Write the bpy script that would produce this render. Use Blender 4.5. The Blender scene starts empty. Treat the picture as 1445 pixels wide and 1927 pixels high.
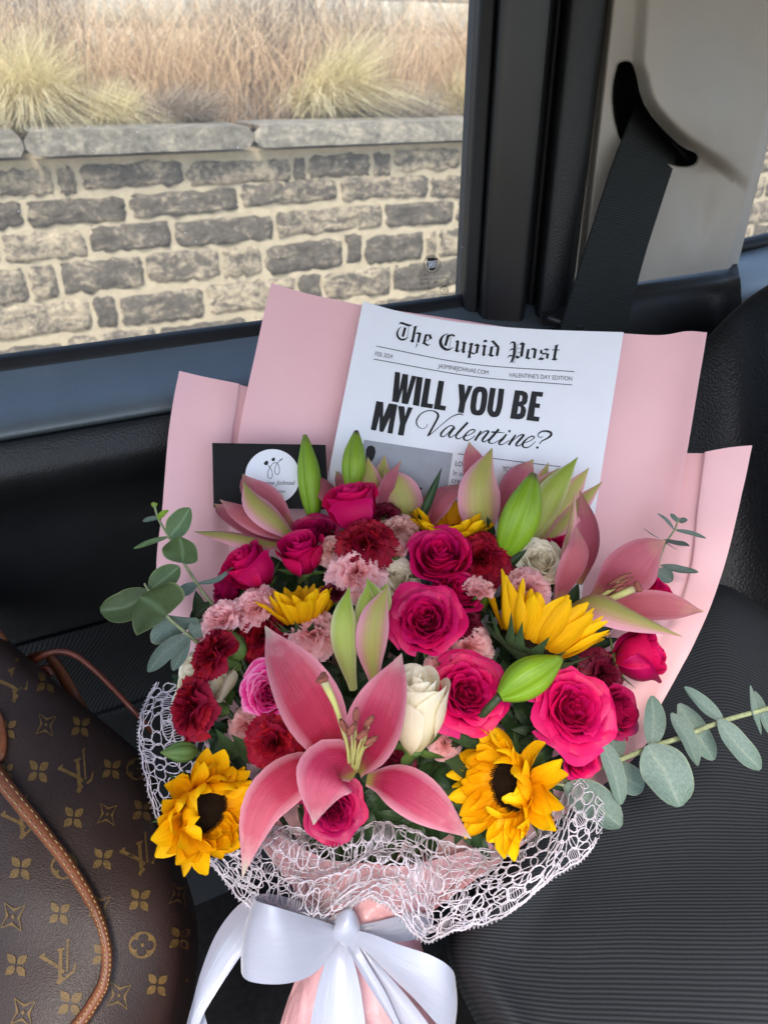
import bpy, math, random
import numpy as np
from mathutils import Vector, Matrix, noise
from mathutils.bvhtree import BVHTree
from mathutils.geometry import tessellate_polygon

SC = bpy.context.scene
COL = SC.collection

# ------------------------------------------------------------------ camera
EYE = np.array([0.0, 0.0, 1.45])
PITCH = math.radians(30.0)
HEAD = math.radians(63.5)
FPX, CX, CY = 1428.0, 722.5, 963.5
hx, hy = math.cos(HEAD), math.sin(HEAD)
V_F = np.array([math.cos(PITCH) * hx, math.cos(PITCH) * hy, -math.sin(PITCH)])
V_R = np.array([hy, -hx, 0.0])
V_U = np.cross(V_R, V_F)

cam_d = bpy.data.cameras.new("camera")
cam = bpy.data.objects.new("camera", cam_d)
COL.objects.link(cam)
mw = np.eye(4)
mw[:3, 0], mw[:3, 1], mw[:3, 2], mw[:3, 3] = V_R, V_U, -V_F, EYE
cam.matrix_world = Matrix(mw.tolist())
cam_d.sensor_fit = 'AUTO'
cam_d.sensor_width = 36.0
cam_d.lens = 36.0 * FPX / 1927.0
cam_d.clip_start = 0.02
cam_d.clip_end = 400.0
cam_d.dof.use_dof = True
cam_d.dof.focus_distance = 0.57
cam_d.dof.aperture_fstop = 11.0
SC.camera = cam

# ------------------------------------------------------------------ light
SUN_EL, SUN_AZ = math.radians(52), math.radians(238)   # azimuth measured from +x towards +y: behind the camera, a little to its left
world = bpy.data.worlds.new("World")
SC.world = world
world.use_nodes = True
wn = world.node_tree
bg = wn.nodes["Background"]
sky = wn.nodes.new("ShaderNodeTexSky")
sky.sky_type = 'NISHITA'
sky.sun_disc = False
sky.sun_elevation = SUN_EL
sky.sun_rotation = math.pi / 2 - SUN_AZ
sky.dust_density = 2.0
sky.air_density = 1.0
wn.links.new(sky.outputs[0], bg.inputs[0])
bg.inputs[1].default_value = 0.15
sun_d = bpy.data.lights.new("sun", 'SUN')
sun_d.energy = 1.5
sun_d.angle = math.radians(14)
sun_d.color = (1.0, 0.95, 0.87)
sun = bpy.data.objects.new("sun", sun_d)
COL.objects.link(sun)
sv = Vector((math.cos(SUN_EL) * math.cos(SUN_AZ), math.cos(SUN_EL) * math.sin(SUN_AZ), math.sin(SUN_EL)))
sun.rotation_euler = sv.to_track_quat('Z', 'Y').to_euler()
sun.location = (0, 0, 6)
SC.view_settings.view_transform = 'Standard'
SC.view_settings.look = 'None'
SC.view_settings.gamma = 1.0
SC.view_settings.exposure = 1.5
SC.cycles.max_bounces = 8
SC.cycles.transparent_max_bounces = 12
SC.cycles.use_denoising = True

rng = random.Random(7)


# ------------------------------------------------------------------ helpers
def P(*a):
    """photo pixel (of the 1445x1927 photograph) and distance along the view axis -> point in the world"""
    q = np.asarray(a[0] if len(a) == 1 else a, float)
    k = q[..., 2:3]
    return EYE + (V_F + (q[..., 0:1] - CX) / FPX * V_R + (CY - q[..., 1:2]) / FPX * V_U) * k


def DV(x, y, z):
    """direction: x right, y up, z towards the viewer"""
    v = x * V_R + y * V_U - z * V_F
    return v / np.linalg.norm(v)


def ray(px, py):
    return V_F + (px - CX) / FPX * V_R + (CY - py) / FPX * V_U


def on_y(px, py, y):
    r = ray(px, py)
    return EYE + r * (y / r[1])


def on_x(px, py, x):
    r = ray(px, py)
    return EYE + r * (x / r[0])


def on_z(px, py, z):
    r = ray(px, py)
    return EYE + r * ((z - EYE[2]) / r[2])


def spline(pts, n, closed=False):
    p = np.asarray(pts, float)
    if len(p) == 2 and not closed:
        t = np.linspace(0, 1, n)[:, None]
        return p[0] * (1 - t) + p[1] * t
    if closed:
        q = np.vstack([p[-1], p, p[0], p[1]])
        segs = len(p)
    else:
        q = np.vstack([2 * p[0] - p[1], p, 2 * p[-1] - p[-2]])
        segs = len(p) - 1
    t = np.linspace(0, segs, n, endpoint=not closed)
    i = np.minimum(t.astype(int), segs - 1)
    f = (t - i)[:, None]
    a, b, c, d = q[i], q[i + 1], q[i + 2], q[i + 3]
    return 0.5 * (2 * b + (c - a) * f + (2 * a - 5 * b + 4 * c - d) * f ** 2 + (3 * b - a - 3 * c + d) * f ** 3)


def lerp_list(vals, n):
    vals = np.asarray(vals, float)
    return np.interp(np.linspace(0, 1, n), np.linspace(0, 1, len(vals)), vals)


def unit(v):
    v = np.asarray(v, float)
    return v / np.maximum(np.linalg.norm(v, axis=-1, keepdims=True), 1e-9)


INV = {}


class Mesher:
    def __init__(self):
        self.v, self.f, self.uv, self.n = [], [], [], 0

    def grid(self, pts, closed_u=False, closed_v=False, uv=None, flip=False):
        pts = np.asarray(pts, float)
        nv, nu = pts.shape[:2]
        base = self.n
        self.v.append(pts.reshape(-1, 3))
        if uv is None:
            uu, vv = np.meshgrid(np.linspace(0, 1, nu), np.linspace(0, 1, nv))
            uv = np.stack([uu, vv], -1)
        self.uv.append(np.asarray(uv, float).reshape(-1, 2))
        idx = base + np.arange(nv * nu).reshape(nv, nu)
        if closed_u:
            idx = np.hstack([idx, idx[:, :1]])
        if closed_v:
            idx = np.vstack([idx, idx[:1]])
        q = np.stack([idx[:-1, :-1], idx[:-1, 1:], idx[1:, 1:], idx[1:, :-1]], -1).reshape(-1, 4)
        if flip:
            q = q[:, ::-1]
        self.f.extend(q.tolist())
        self.n += nv * nu
        return self

    def poly(self, verts, faces, uv=None):
        verts = np.asarray(verts, float).reshape(-1, 3)
        base = self.n
        self.v.append(verts)
        self.uv.append(np.zeros((len(verts), 2)) if uv is None else np.asarray(uv, float))
        self.f.extend([[base + i for i in f] for f in faces])
        self.n += len(verts)
        return self

    def tube(self, path, rad, sides=6, caps=True):
        path = np.asarray(path, float)
        n = len(path)
        rad = lerp_list(np.atleast_1d(rad), n)
        t = unit(np.gradient(path, axis=0))
        up = np.array([0.0, 0.0, 1.0])
        if abs(t[0] @ up) > 0.9:
            up = np.array([1.0, 0.0, 0.0])
        a = unit(np.cross(t[0], up))
        rings = []
        ang = np.linspace(0, 2 * math.pi, sides, endpoint=False)
        for i in range(n):
            a = unit(a - t[i] * (a @ t[i]))
            b = np.cross(t[i], a)
            rings.append(path[i] + rad[i] * (np.cos(ang)[:, None] * a + np.sin(ang)[:, None] * b))
        base = self.n
        self.grid(np.array(rings), closed_u=True)
        if caps:
            self.f.append([base + k for k in range(sides)][::-1])
            self.f.append([base + (n - 1) * sides + k for k in range(sides)])
        return self

    def lathe(self, prof, sides=12, M=None, fn=None):
        prof = np.asarray(prof, float)
        ang = np.linspace(0, 2 * math.pi, sides, endpoint=False)
        r = prof[:, 0:1] * np.ones((1, sides))
        if fn is not None:
            r = r * fn(ang[None, :], prof[:, 1:2])
        pts = np.stack([r * np.cos(ang), r * np.sin(ang), prof[:, 1:2] * np.ones((1, sides))], -1)
        if M is not None:
            pts = pts @ np.asarray(M)[:3, :3].T + np.asarray(M)[:3, 3]
        return self.grid(pts, closed_u=True)

    def box(self, lo, hi):
        x0, y0, z0 = lo
        x1, y1, z1 = hi
        return self.poly([(x0, y0, z0), (x1, y0, z0), (x1, y1, z0), (x0, y1, z0), (x0, y0, z1), (x1, y0, z1), (x1, y1, z1), (x0, y1, z1)],
                         [(0, 3, 2, 1), (4, 5, 6, 7), (0, 1, 5, 4), (1, 2, 6, 5), (2, 3, 7, 6), (3, 0, 4, 7)])

    def world_verts(self):
        return np.vstack(self.v)

    def bvh(self):
        return BVHTree.FromPolygons([Vector(x) for x in self.world_verts()], self.f)

    def mesh(self, name, mat, parent=None, world_space=True, smooth=True):
        v = np.vstack(self.v)
        if parent is not None and world_space:
            iv = INV[parent.name]
            v = v @ iv[:3, :3].T + iv[:3, 3]
        me = bpy.data.meshes.new(name)
        me.from_pydata(v.tolist(), [], self.f)
        uvl = me.uv_layers.new(name="UVMap")
        li = np.empty(len(me.loops), dtype=np.int32)
        me.loops.foreach_get("vertex_index", li)
        uvl.data.foreach_set("uv", np.vstack(self.uv)[li].astype(np.float32).ravel())
        if smooth:
            me.polygons.foreach_set("use_smooth", np.ones(len(me.polygons), dtype=bool))
        me.materials.append(mat)
        me.update()
        return me

    def build(self, name, mat, parent=None, world_space=True, smooth=True, label=None, kind=None):
        me = self.mesh(name, mat, parent, world_space, smooth)
        o = bpy.data.objects.new(name, me)
        COL.objects.link(o)
        if parent is not None:
            o.parent = parent
            INV[o.name] = INV[parent.name]
        else:
            INV[o.name] = np.eye(4)
        if label:
            o["label"] = label
        if kind:
            o["kind"] = kind
        return o


def tag(o, label, cat, group=None, kind=None):
    o["label"] = label
    o["category"] = cat
    if group:
        o["group"] = group
    if kind:
        o["kind"] = kind
    return o


def thing(name, label, cat, loc=(0, 0, 0), rot=None, scale=1.0, group=None):
    o = bpy.data.objects.new(name, None)
    o.empty_display_size = 0.01
    COL.objects.link(o)
    m = np.eye(4)
    m[:3, :3] = (np.eye(3) if rot is None else rot) * scale
    m[:3, 3] = loc
    o.matrix_world = Matrix(m.tolist())
    INV[o.name] = np.linalg.inv(m)
    return tag(o, label, cat, group)


def frame(ax, spin=0.0):
    """rotation whose z axis is the world direction ax"""
    z = unit(ax)
    x = unit(np.cross(V_U if abs(z @ V_U) < 0.95 else V_R, z))
    y = np.cross(z, x)
    c, s = math.cos(spin), math.sin(spin)
    return np.stack([x * c + y * s, -x * s + y * c, z], 1)


def blade(path, w, nrm, cup=0.0, nu=7, fold=0.0, wave=0.0, wk=9.0, ph=0.0, twist=0.0, curl=0.0):
    """a leaf or petal surface along a path; w: half widths; nrm: direction its upper face looks"""
    path = np.asarray(path, float)
    n = len(path)
    w = lerp_list(w, n)[:, None, None] if len(np.atleast_1d(w)) != n else np.asarray(w)[:, None, None]
    t = unit(np.gradient(path, axis=0))
    nrm = np.broadcast_to(np.asarray(nrm, float), (n, 3))
    side = unit(np.cross(t, nrm))
    n2 = np.cross(side, t)
    if twist:
        a = np.linspace(0, twist, n)[:, None]
        side, n2 = side * np.cos(a) + n2 * np.sin(a), n2 * np.cos(a) - side * np.sin(a)
    u = np.linspace(-1, 1, nu)[None, :, None]
    v = np.linspace(0, 1, n)[:, None, None]
    h = cup * w * u ** 2 + fold * w * np.abs(u) + wave * w * np.abs(u) ** 2 * np.sin(v * wk + ph + u * 1.3)
    h = h + curl * w * np.maximum(np.abs(u) - 0.6, 0) ** 2 * 6
    return path[:, None, :] + side[:, None, :] * (w * u * (1 - 0.12 * abs(cup) * u ** 2)) + n2[:, None, :] * h


# ------------------------------------------------------------------ materials
def nmat(name):
    m = bpy.data.materials.new(name)
    m.use_nodes = True
    nt = m.node_tree
    return m, nt, nt.nodes["Principled BSDF"], nt.nodes["Material Output"]


def nd(nt, kind, **kw):
    n = nt.nodes.new(kind)
    for k, v in kw.items():
        if k.startswith("i_"):
            key = k[2:]
            n.inputs[int(key) if key.isdigit() else key].default_value = v
        else:
            setattr(n, k, v)
    return n


def math_n(nt, op, a, b=None, c=None):
    n = nt.nodes.new("ShaderNodeMath")
    n.operation = op
    for i, x in enumerate((a, b, c)):
        if x is None:
            continue
        if isinstance(x, (int, float)):
            n.inputs[i].default_value = x
        else:
            nt.links.new(x, n.inputs[i])
    return n.outputs[0]


def ramp(nt, fac, stops, interp='LINEAR'):
    r = nt.nodes.new("ShaderNodeValToRGB")
    r.color_ramp.interpolation = interp
    el = r.color_ramp.elements
    while len(el) < len(stops):
        el.new(0.5)
    for e, (p, c) in zip(el, stops):
        e.position = p
        e.color = (*c, 1.0) if len(c) == 3 else c
    nt.links.new(fac, r.inputs[0])
    return r.outputs[0]


def mixc(nt, fac, a, b, mode='MIX'):
    n = nt.nodes.new("ShaderNodeMix")
    n.data_type = 'RGBA'
    n.blend_type = mode
    for i, x in ((0, fac), (6, a), (7, b)):
        if isinstance(x, (int, float)):
            n.inputs[i].default_value = x
        elif isinstance(x, tuple):
            n.inputs[i].default_value = (*x, 1.0) if len(x) == 3 else x
        else:
            nt.links.new(x, n.inputs[i])
    return n.outputs[2]


def mapping(nt, src, scale):
    m = nt.nodes.new("ShaderNodeMapping")
    m.inputs["Scale"].default_value = scale
    nt.links.new(src, m.inputs["Vector"])
    return m.outputs[0]


def noise_n(nt, vec, scale, detail=4.0, rough=0.55, dist=0.0):
    n = nt.nodes.new("ShaderNodeTexNoise")
    n.inputs["Scale"].default_value = scale
    n.inputs["Detail"].default_value = detail
    n.inputs["Roughness"].default_value = rough
    n.inputs["Distortion"].default_value = dist
    if vec is not None:
        nt.links.new(vec, n.inputs["Vector"])
    return n.outputs[0]


def bump_n(nt, h, strength, dist, target, prev=None):
    b = nt.nodes.new("ShaderNodeBump")
    b.inputs["Strength"].default_value = strength
    b.inputs["Distance"].default_value = dist
    nt.links.new(h, b.inputs["Height"])
    if prev is not None:
        nt.links.new(prev, b.inputs["Normal"])
    nt.links.new(b.outputs[0], target.inputs["Normal"])
    return b.outputs[0]


def organic(name, stops, edge=None, edge_at=(0.75, 1.0), rough=0.5, transl=0.25, vein=(26, 1.6), vein_amt=0.2, bump=0.25, rnd=0.08,
            spec=0.35, mid=None, stripe=None):
    """petal / leaf: colour along the blade from stops, its own paler or darker rim, fine veins, small differences from piece to piece"""
    m, nt, bs, out = nmat(name)
    uv = nd(nt, "ShaderNodeUVMap").outputs[0]
    sep = nd(nt, "ShaderNodeSeparateXYZ")
    nt.links.new(uv, sep.inputs[0])
    oi = nd(nt, "ShaderNodeObjectInfo")
    geo = nd(nt, "ShaderNodeNewGeometry")
    lown = noise_n(nt, mapping(nt, geo.outputs["Position"], (70, 70, 70)), 1.0, 3.0)
    vv = math_n(nt, 'ADD', sep.outputs[1], math_n(nt, 'MULTIPLY', math_n(nt, 'SUBTRACT', lown, 0.5), 0.28))
    c = ramp(nt, vv, stops)
    across = math_n(nt, 'ABSOLUTE', math_n(nt, 'SUBTRACT', math_n(nt, 'MULTIPLY', sep.outputs[0], 2.0), 1.0))
    if mid is not None:
        mf = ramp(nt, across, [(0.0, (1, 1, 1)), (0.16, (0, 0, 0))])
        c = mixc(nt, mf, c, mid)
    if stripe is not None:
        sf = ramp(nt, across, [(0.15, (1, 1, 1)), (0.75, (0, 0, 0))])
        c = mixc(nt, sf, c, stripe)
    if edge is not None:
        ef = ramp(nt, across, [(edge_at[0], (0, 0, 0)), (edge_at[1], (1, 1, 1))])
        c = mixc(nt, ef, c, edge)
    vn = noise_n(nt, mapping(nt, uv, (vein[0], vein[1], 1)), 1.0, 3.0)
    f = math_n(nt, 'ADD', math_n(nt, 'MULTIPLY', vn, vein_amt * 2), 1.0 - vein_amt)
    f = math_n(nt, 'MULTIPLY', f, math_n(nt, 'ADD', math_n(nt, 'MULTIPLY', oi.outputs["Random"], rnd * 2), 1.0 - rnd))
    hs = nd(nt, "ShaderNodeHueSaturation")
    nt.links.new(c, hs.inputs["Color"])
    nt.links.new(f, hs.inputs["Value"])
    nt.links.new(math_n(nt, 'ADD', math_n(nt, 'MULTIPLY', oi.outputs["Random"], 0.012), 0.494), hs.inputs["Hue"])
    col = hs.outputs[0]
    nt.links.new(col, bs.inputs["Base Color"])
    bs.inputs["Roughness"].default_value = rough
    bs.inputs["Specular IOR Level"].default_value = spec
    fine = noise_n(nt, mapping(nt, geo.outputs["Position"], (900, 900, 900)), 1.0, 2.0)
    h = math_n(nt, 'ADD', vn, math_n(nt, 'MULTIPLY', fine, 0.35))
    bump_n(nt, h, bump, 0.0012, bs)
    tr = nd(nt, "ShaderNodeBsdfTranslucent")
    nt.links.new(col, tr.inputs[0])
    mx = nd(nt, "ShaderNodeMixShader", i_0=transl)
    nt.links.new(bs.outputs[0], mx.inputs[1])
    nt.links.new(tr.outputs[0], mx.inputs[2])
    nt.links.new(mx.outputs[0], out.inputs[0])
    return m


def plain(name, col, rough=0.5, spec=0.5, var=0.15, nscale=40, bump=0.0, bscale=400, bdist=0.0005, metal=0.0, col2=None, sheen=0.0, grain=None, transl=0.0):
    m, nt, bs, out = nmat(name)
    geo = nd(nt, "ShaderNodeNewGeometry")
    n1 = noise_n(nt, mapping(nt, geo.outputs["Position"], (nscale,) * 3), 1.0, 5.0, 0.6)
    c2 = col2 if col2 else tuple(x * (1 - var) for x in col)
    c1 = tuple(min(1, x * (1 + var * 0.6)) for x in col)
    c = ramp(nt, n1, [(0.35, c2), (0.65, c1)])
    nt.links.new(c, bs.inputs["Base Color"])
    bs.inputs["Specular IOR Level"].default_value = spec
    bs.inputs["Metallic"].default_value = metal
    if sheen:
        bs.inputs["Sheen Weight"].default_value = sheen
    rr = math_n(nt, 'ADD', math_n(nt, 'MULTIPLY', n1, 0.16), rough - 0.08)
    nt.links.new(rr, bs.inputs["Roughness"])
    if bump:
        if grain == 'leather':
            vo = nd(nt, "ShaderNodeTexVoronoi", feature='SMOOTH_F1')
            vo.inputs["Scale"].default_value = bscale
            dis = noise_n(nt, mapping(nt, geo.outputs["Position"], (bscale * 0.7,) * 3), 1.0, 2.0)
            va = nd(nt, "ShaderNodeVectorMath", operation='ADD')
            sc = nd(nt, "ShaderNodeVectorMath", operation='SCALE')
            sc.inputs["Scale"].default_value = 0.7 / bscale
            nx = nd(nt, "ShaderNodeTexNoise")
            nx.inputs["Scale"].default_value = bscale * 0.5
            nt.links.new(geo.outputs["Position"], nx.inputs["Vector"])
            nt.links.new(nx.outputs[1], sc.inputs[0])
            nt.links.new(geo.outputs["Position"], va.inputs[0])
            nt.links.new(sc.outputs[0], va.inputs[1])
            nt.links.new(va.outputs[0], vo.inputs["Vector"])
            h = vo.outputs["Distance"]
        else:
            h = noise_n(nt, mapping(nt, geo.outputs["Position"], (bscale,) * 3), 1.0, 3.0)
        bump_n(nt, h, bump, bdist, bs)
    if transl:
        tr = nd(nt, "ShaderNodeBsdfTranslucent")
        nt.links.new(c, tr.inputs[0])
        mx = nd(nt, "ShaderNodeMixShader", i_0=transl)
        nt.links.new(bs.outputs[0], mx.inputs[1])
        nt.links.new(tr.outputs[0], mx.inputs[2])
        nt.links.new(mx.outputs[0], out.inputs[0])
    return m


M = {}
M['ink'] = plain("printed_ink", (0.012, 0.012, 0.013), 0.55, 0.3, 0.2)
M['ink_soft'] = plain("printed_fine_ink", (0.05, 0.05, 0.055), 0.6, 0.3, 0.2)
M['ink_grey'] = plain("printed_grey", (0.33, 0.34, 0.37), 0.7, 0.2, 0.12, 30)
M['news'] = plain("newsprint_paper", (0.80, 0.81, 0.84), 0.7, 0.25, 0.02, 25, 0.15, 900, 0.0002, transl=0.08)
M['white_sticker'] = plain("white_sticker", (0.76, 0.77, 0.81), 0.45, 0.4, 0.02, 40)
M['card_black'] = plain("black_card", (0.006, 0.006, 0.007), 0.65, 0.25, 0.3, 120, 0.1, 1200, 0.0002)
M['gold'] = plain("gold_wire", (0.75, 0.55, 0.26), 0.3, 0.5, 0.1, metal=1.0)
M['pink_wrap'] = plain("pink_wrapping", (0.92, 0.53, 0.535), 0.42, 0.45, 0.03, 9, 0.06, 30, 0.003, transl=0.12)
M['pink_wrap_thin'] = plain("thin_pink_wrapping", (0.82, 0.44, 0.46), 0.35, 0.5, 0.05, 30, 0.5, 55, 0.006, transl=0.25)
M['lace'] = plain("lace_thread", (0.53, 0.475, 0.515), 0.8, 0.2, 0.08, 200, 0.6, 2500, 0.0004, sheen=0.2)
M['stem'] = plain("stem_green", (0.026, 0.045, 0.012), 0.5, 0.4, 0.35, 120, 0.2, 500)
M['calyx'] = organic("calyx_green", [(0, (0.13, 0.22, 0.05)), (0.6, (0.09, 0.17, 0.045)), (1, (0.10, 0.15, 0.035))], rough=0.45, transl=0.1, vein_amt=0.2)
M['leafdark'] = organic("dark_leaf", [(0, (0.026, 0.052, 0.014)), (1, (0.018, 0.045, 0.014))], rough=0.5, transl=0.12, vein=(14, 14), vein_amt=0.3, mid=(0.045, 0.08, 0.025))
M['bract'] = organic("sunflower_bract", [(0, (0.04, 0.068, 0.022)), (1, (0.032, 0.07, 0.02))], rough=0.7, transl=0.1, vein=(14, 9), vein_amt=0.35, bump=0.5)
M['rose_hot'] = organic("hot_pink_petal", [(0, (0.34, 0.0008, 0.033)), (0.5, (0.55, 0.001, 0.08)), (1, (0.66, 0.003, 0.118))], rough=0.5, transl=0.22, rnd=0.14, edge=(0.66, 0.010, 0.16), edge_at=(0.88, 1.0))
M['rose_pale'] = organic("magenta_petal_pale_rim", [(0, (0.45, 0.002, 0.09)), (0.75, (0.68, 0.006, 0.19)), (0.93, (0.76, 0.03, 0.26)), (1, (0.82, 0.25, 0.48))], rough=0.5, transl=0.22)
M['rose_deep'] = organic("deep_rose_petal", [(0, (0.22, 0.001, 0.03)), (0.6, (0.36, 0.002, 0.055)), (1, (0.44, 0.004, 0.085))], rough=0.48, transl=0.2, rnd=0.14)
M['rose_white'] = organic("cream_petal", [(0, (0.76, 0.63, 0.27)), (0.35, (0.92, 0.82, 0.56)), (1, (0.94, 0.89, 0.72))], rough=0.5, transl=0.3, vein_amt=0.06, rnd=0.03)
M['carn_red'] = organic("deep_red_petal", [(0, (0.09, 0.0005, 0.004)), (0.7, (0.20, 0.001, 0.011)), (1, (0.30, 0.003, 0.022))], rough=0.65, spec=0.2, transl=0.15, vein=(20, 2), rnd=0.18)
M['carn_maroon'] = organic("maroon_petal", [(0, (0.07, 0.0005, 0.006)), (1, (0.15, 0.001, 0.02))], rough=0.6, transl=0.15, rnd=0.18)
M['carn_pink'] = organic("pink_carnation_petal", [(0, (0.90, 0.36, 0.28)), (0.6, (0.95, 0.43, 0.43)), (1, (0.96, 0.60, 0.60))], rough=0.6, transl=0.4, vein=(20, 2), vein_amt=0.1)
M['carn_peach'] = organic("peach_carnation_petal", [(0, (0.80, 0.45, 0.33)), (1, (0.84, 0.50, 0.45))], rough=0.6, transl=0.3, vein=(20, 2), vein_amt=0.1)
M['sun_ray'] = organic("sunflower_ray", [(0, (0.74, 0.27, 0.001)), (0.3, (0.88, 0.43, 0.001)), (1, (0.92, 0.54, 0.003))], rough=0.55, spec=0.2, transl=0.28, vein=(12, 0.8), vein_amt=0.26, bump=0.5, rnd=0.1)
M['sun_disc'] = plain("sunflower_disc", (0.016, 0.008, 0.003), 0.85, 0.1, 0.5, 600, col2=(0.006, 0.0035, 0.002))
M['lily'] = organic("lily_pink", [(0, (0.42, 0.34, 0.08)), (0.11, (0.46, 0.08, 0.09)), (0.24, (0.47, 0.024, 0.070)), (0.5, (0.54, 0.045, 0.105)), (0.8, (0.68, 0.15, 0.21)), (0.94, (0.82, 0.43, 0.44)), (1, (0.74, 0.68, 0.52))],
                     edge=(0.80, 0.34, 0.41), edge_at=(0.58, 1.0), rough=0.55, spec=0.22, transl=0.32, vein=(40, 2.2), vein_amt=0.27, bump=0.9)
M['lily_dusty'] = organic("lily_dusty_pink", [(0, (0.45, 0.28, 0.12)), (0.2, (0.44, 0.085, 0.115)), (0.75, (0.54, 0.15, 0.185)), (0.95, (0.62, 0.30, 0.25)), (1, (0.50, 0.45, 0.15))],
                           edge=(0.58, 0.22, 0.27), edge_at=(0.66, 1.0), rough=0.55, spec=0.22, transl=0.3, vein=(40, 1.8), vein_amt=0.27, bump=0.8)
M['lily_back'] = organic("lily_back", [(0, (0.55, 0.32, 0.19)), (0.6, (0.58, 0.31, 0.22)), (0.92, (0.46, 0.38, 0.09)), (1, (0.22, 0.26, 0.02))],
                          edge=(0.74, 0.33, 0.40), edge_at=(0.5, 0.95), stripe=(0.42, 0.39, 0.10), rough=0.42, transl=0.25, vein=(26, 0.8), vein_amt=0.22, bump=0.4)
M['lily_green'] = organic("lily_green", [(0, (0.42, 0.46, 0.16)), (0.6, (0.36, 0.44, 0.07)), (1, (0.25, 0.36, 0.03))],
                           edge=(0.56, 0.55, 0.28), edge_at=(0.55, 1.0), rough=0.4, transl=0.2, vein=(26, 0.8), vein_amt=0.2, bump=0.4)
M['bud'] = organic("lily_bud", [(0, (0.16, 0.30, 0.012)), (0.5, (0.22, 0.36, 0.018)), (0.92, (0.16, 0.26, 0.012)), (0.985, (0.10, 0.10, 0.03)), (1, (0.05, 0.03, 0.02))], rough=0.4, transl=0.08, vein=(52, 1.0), vein_amt=0.42, bump=0.4)
M['pistil'] = organic("pistil", [(0, (0.55, 0.55, 0.18)), (0.8, (0.62, 0.60, 0.22)), (1, (0.45, 0.36, 0.22))], rough=0.4, transl=0.15)
M['anther'] = plain("anther", (0.26, 0.085, 0.06), 0.8, 0.2, 0.4, 700)
M['euc'] = organic("eucalyptus_green", [(0, (0.085, 0.135, 0.055)), (1, (0.07, 0.115, 0.04))], edge=(0.22, 0.28, 0.12), edge_at=(0.9, 1.0), mid=(0.14, 0.22, 0.11), rough=0.5, transl=0.15, vein=(12, 6), vein_amt=0.22, rnd=0.25)
M['euc_grey'] = organic("eucalyptus_grey", [(0, (0.15, 0.20, 0.165)), (0.6, (0.13, 0.185, 0.155)), (1, (0.11, 0.165, 0.125))], edge=(0.22, 0.26, 0.17), edge_at=(0.93, 1.0), mid=(0.18, 0.225, 0.18), rough=0.6, transl=0.12, vein=(16, 16), vein_amt=0.42, rnd=0.12, bump=0.6)
M['euc_stem'] = plain("eucalyptus_stem", (0.26, 0.29, 0.15), 0.6, 0.3, 0.3, 300)


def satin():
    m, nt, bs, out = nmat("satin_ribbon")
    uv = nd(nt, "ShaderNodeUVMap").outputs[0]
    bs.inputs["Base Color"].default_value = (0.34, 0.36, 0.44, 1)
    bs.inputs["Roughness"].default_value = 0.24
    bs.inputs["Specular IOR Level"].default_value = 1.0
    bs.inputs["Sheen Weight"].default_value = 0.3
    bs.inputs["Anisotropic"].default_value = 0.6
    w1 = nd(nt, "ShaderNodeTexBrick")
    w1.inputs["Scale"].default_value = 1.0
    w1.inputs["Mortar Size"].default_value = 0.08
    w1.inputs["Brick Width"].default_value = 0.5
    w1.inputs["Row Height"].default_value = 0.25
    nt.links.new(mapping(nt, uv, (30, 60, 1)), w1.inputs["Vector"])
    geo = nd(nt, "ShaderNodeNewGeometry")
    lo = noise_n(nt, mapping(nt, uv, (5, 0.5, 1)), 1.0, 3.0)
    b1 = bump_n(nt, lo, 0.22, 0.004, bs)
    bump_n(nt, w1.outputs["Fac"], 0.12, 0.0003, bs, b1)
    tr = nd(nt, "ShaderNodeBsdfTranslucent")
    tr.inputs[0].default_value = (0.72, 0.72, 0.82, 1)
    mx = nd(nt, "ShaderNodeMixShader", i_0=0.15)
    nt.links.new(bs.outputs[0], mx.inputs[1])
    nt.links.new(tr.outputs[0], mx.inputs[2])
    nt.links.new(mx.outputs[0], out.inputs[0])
    return m


M['satin'] = satin()
M['plastic'] = plain("black_grained_plastic", (0.011, 0.0125, 0.0135), 0.5, 0.42, 0.2, 15, 0.5, 620, 0.0009, grain='leather')
M['plastic_smooth'] = plain("dark_smooth_plastic", (0.014, 0.014, 0.015), 0.36, 0.4, 0.2, 15, 0.08, 900, 0.0004)
M['rubber'] = plain("black_rubber", (0.006, 0.006, 0.0065), 0.6, 0.4, 0.3, 30, 0.3, 900, 0.0004)
M['ledge'] = plain("sky_sheen_ledge_plastic", (0.080, 0.100, 0.112), 0.40, 0.7, 0.15, 12, 0.35, 700, 0.0007, grain='leather')  # black plastic with the sky's reflection put into a paler bluish base colour
M['vinyl'] = plain("black_seat_vinyl", (0.006, 0.006, 0.0065), 0.5, 0.36, 0.2, 15, 0.6, 480, 0.0012, grain='leather')
M['beige'] = plain("beige_trim_plastic", (0.36, 0.33, 0.285), 0.55, 0.4, 0.06, 8, 0.35, 900, 0.0006, grain='leather')
M['carpet'] = plain("black_floor_carpet", (0.006, 0.006, 0.0065), 0.95, 0.1, 0.4, 90, 0.6, 700, 0.003)
M['leather_tan'] = plain("tan_leather", (0.17, 0.052, 0.018), 0.45, 0.45, 0.25, 40, 0.3, 700, 0.0006, grain='leather')
M['leather_dark'] = plain("darkened_leather", (0.12, 0.028, 0.014), 0.4, 0.5, 0.3, 60, 0.3, 700, 0.0005)
M['leather_edge'] = plain("raw_leather_edge", (0.15, 0.085, 0.06), 0.8, 0.3, 0.6, 500, 0.8, 1100, 0.0012, col2=(0.045, 0.02, 0.014))
M['thread'] = plain("stitching_thread", (0.36, 0.25, 0.10), 0.7, 0.3, 0.15, 300)
M['canvas'] = plain("brown_coated_canvas", (0.030, 0.0155, 0.0108), 0.5, 0.4, 0.2, 14, 0.5, 1150, 0.0006, grain='leather')
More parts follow.
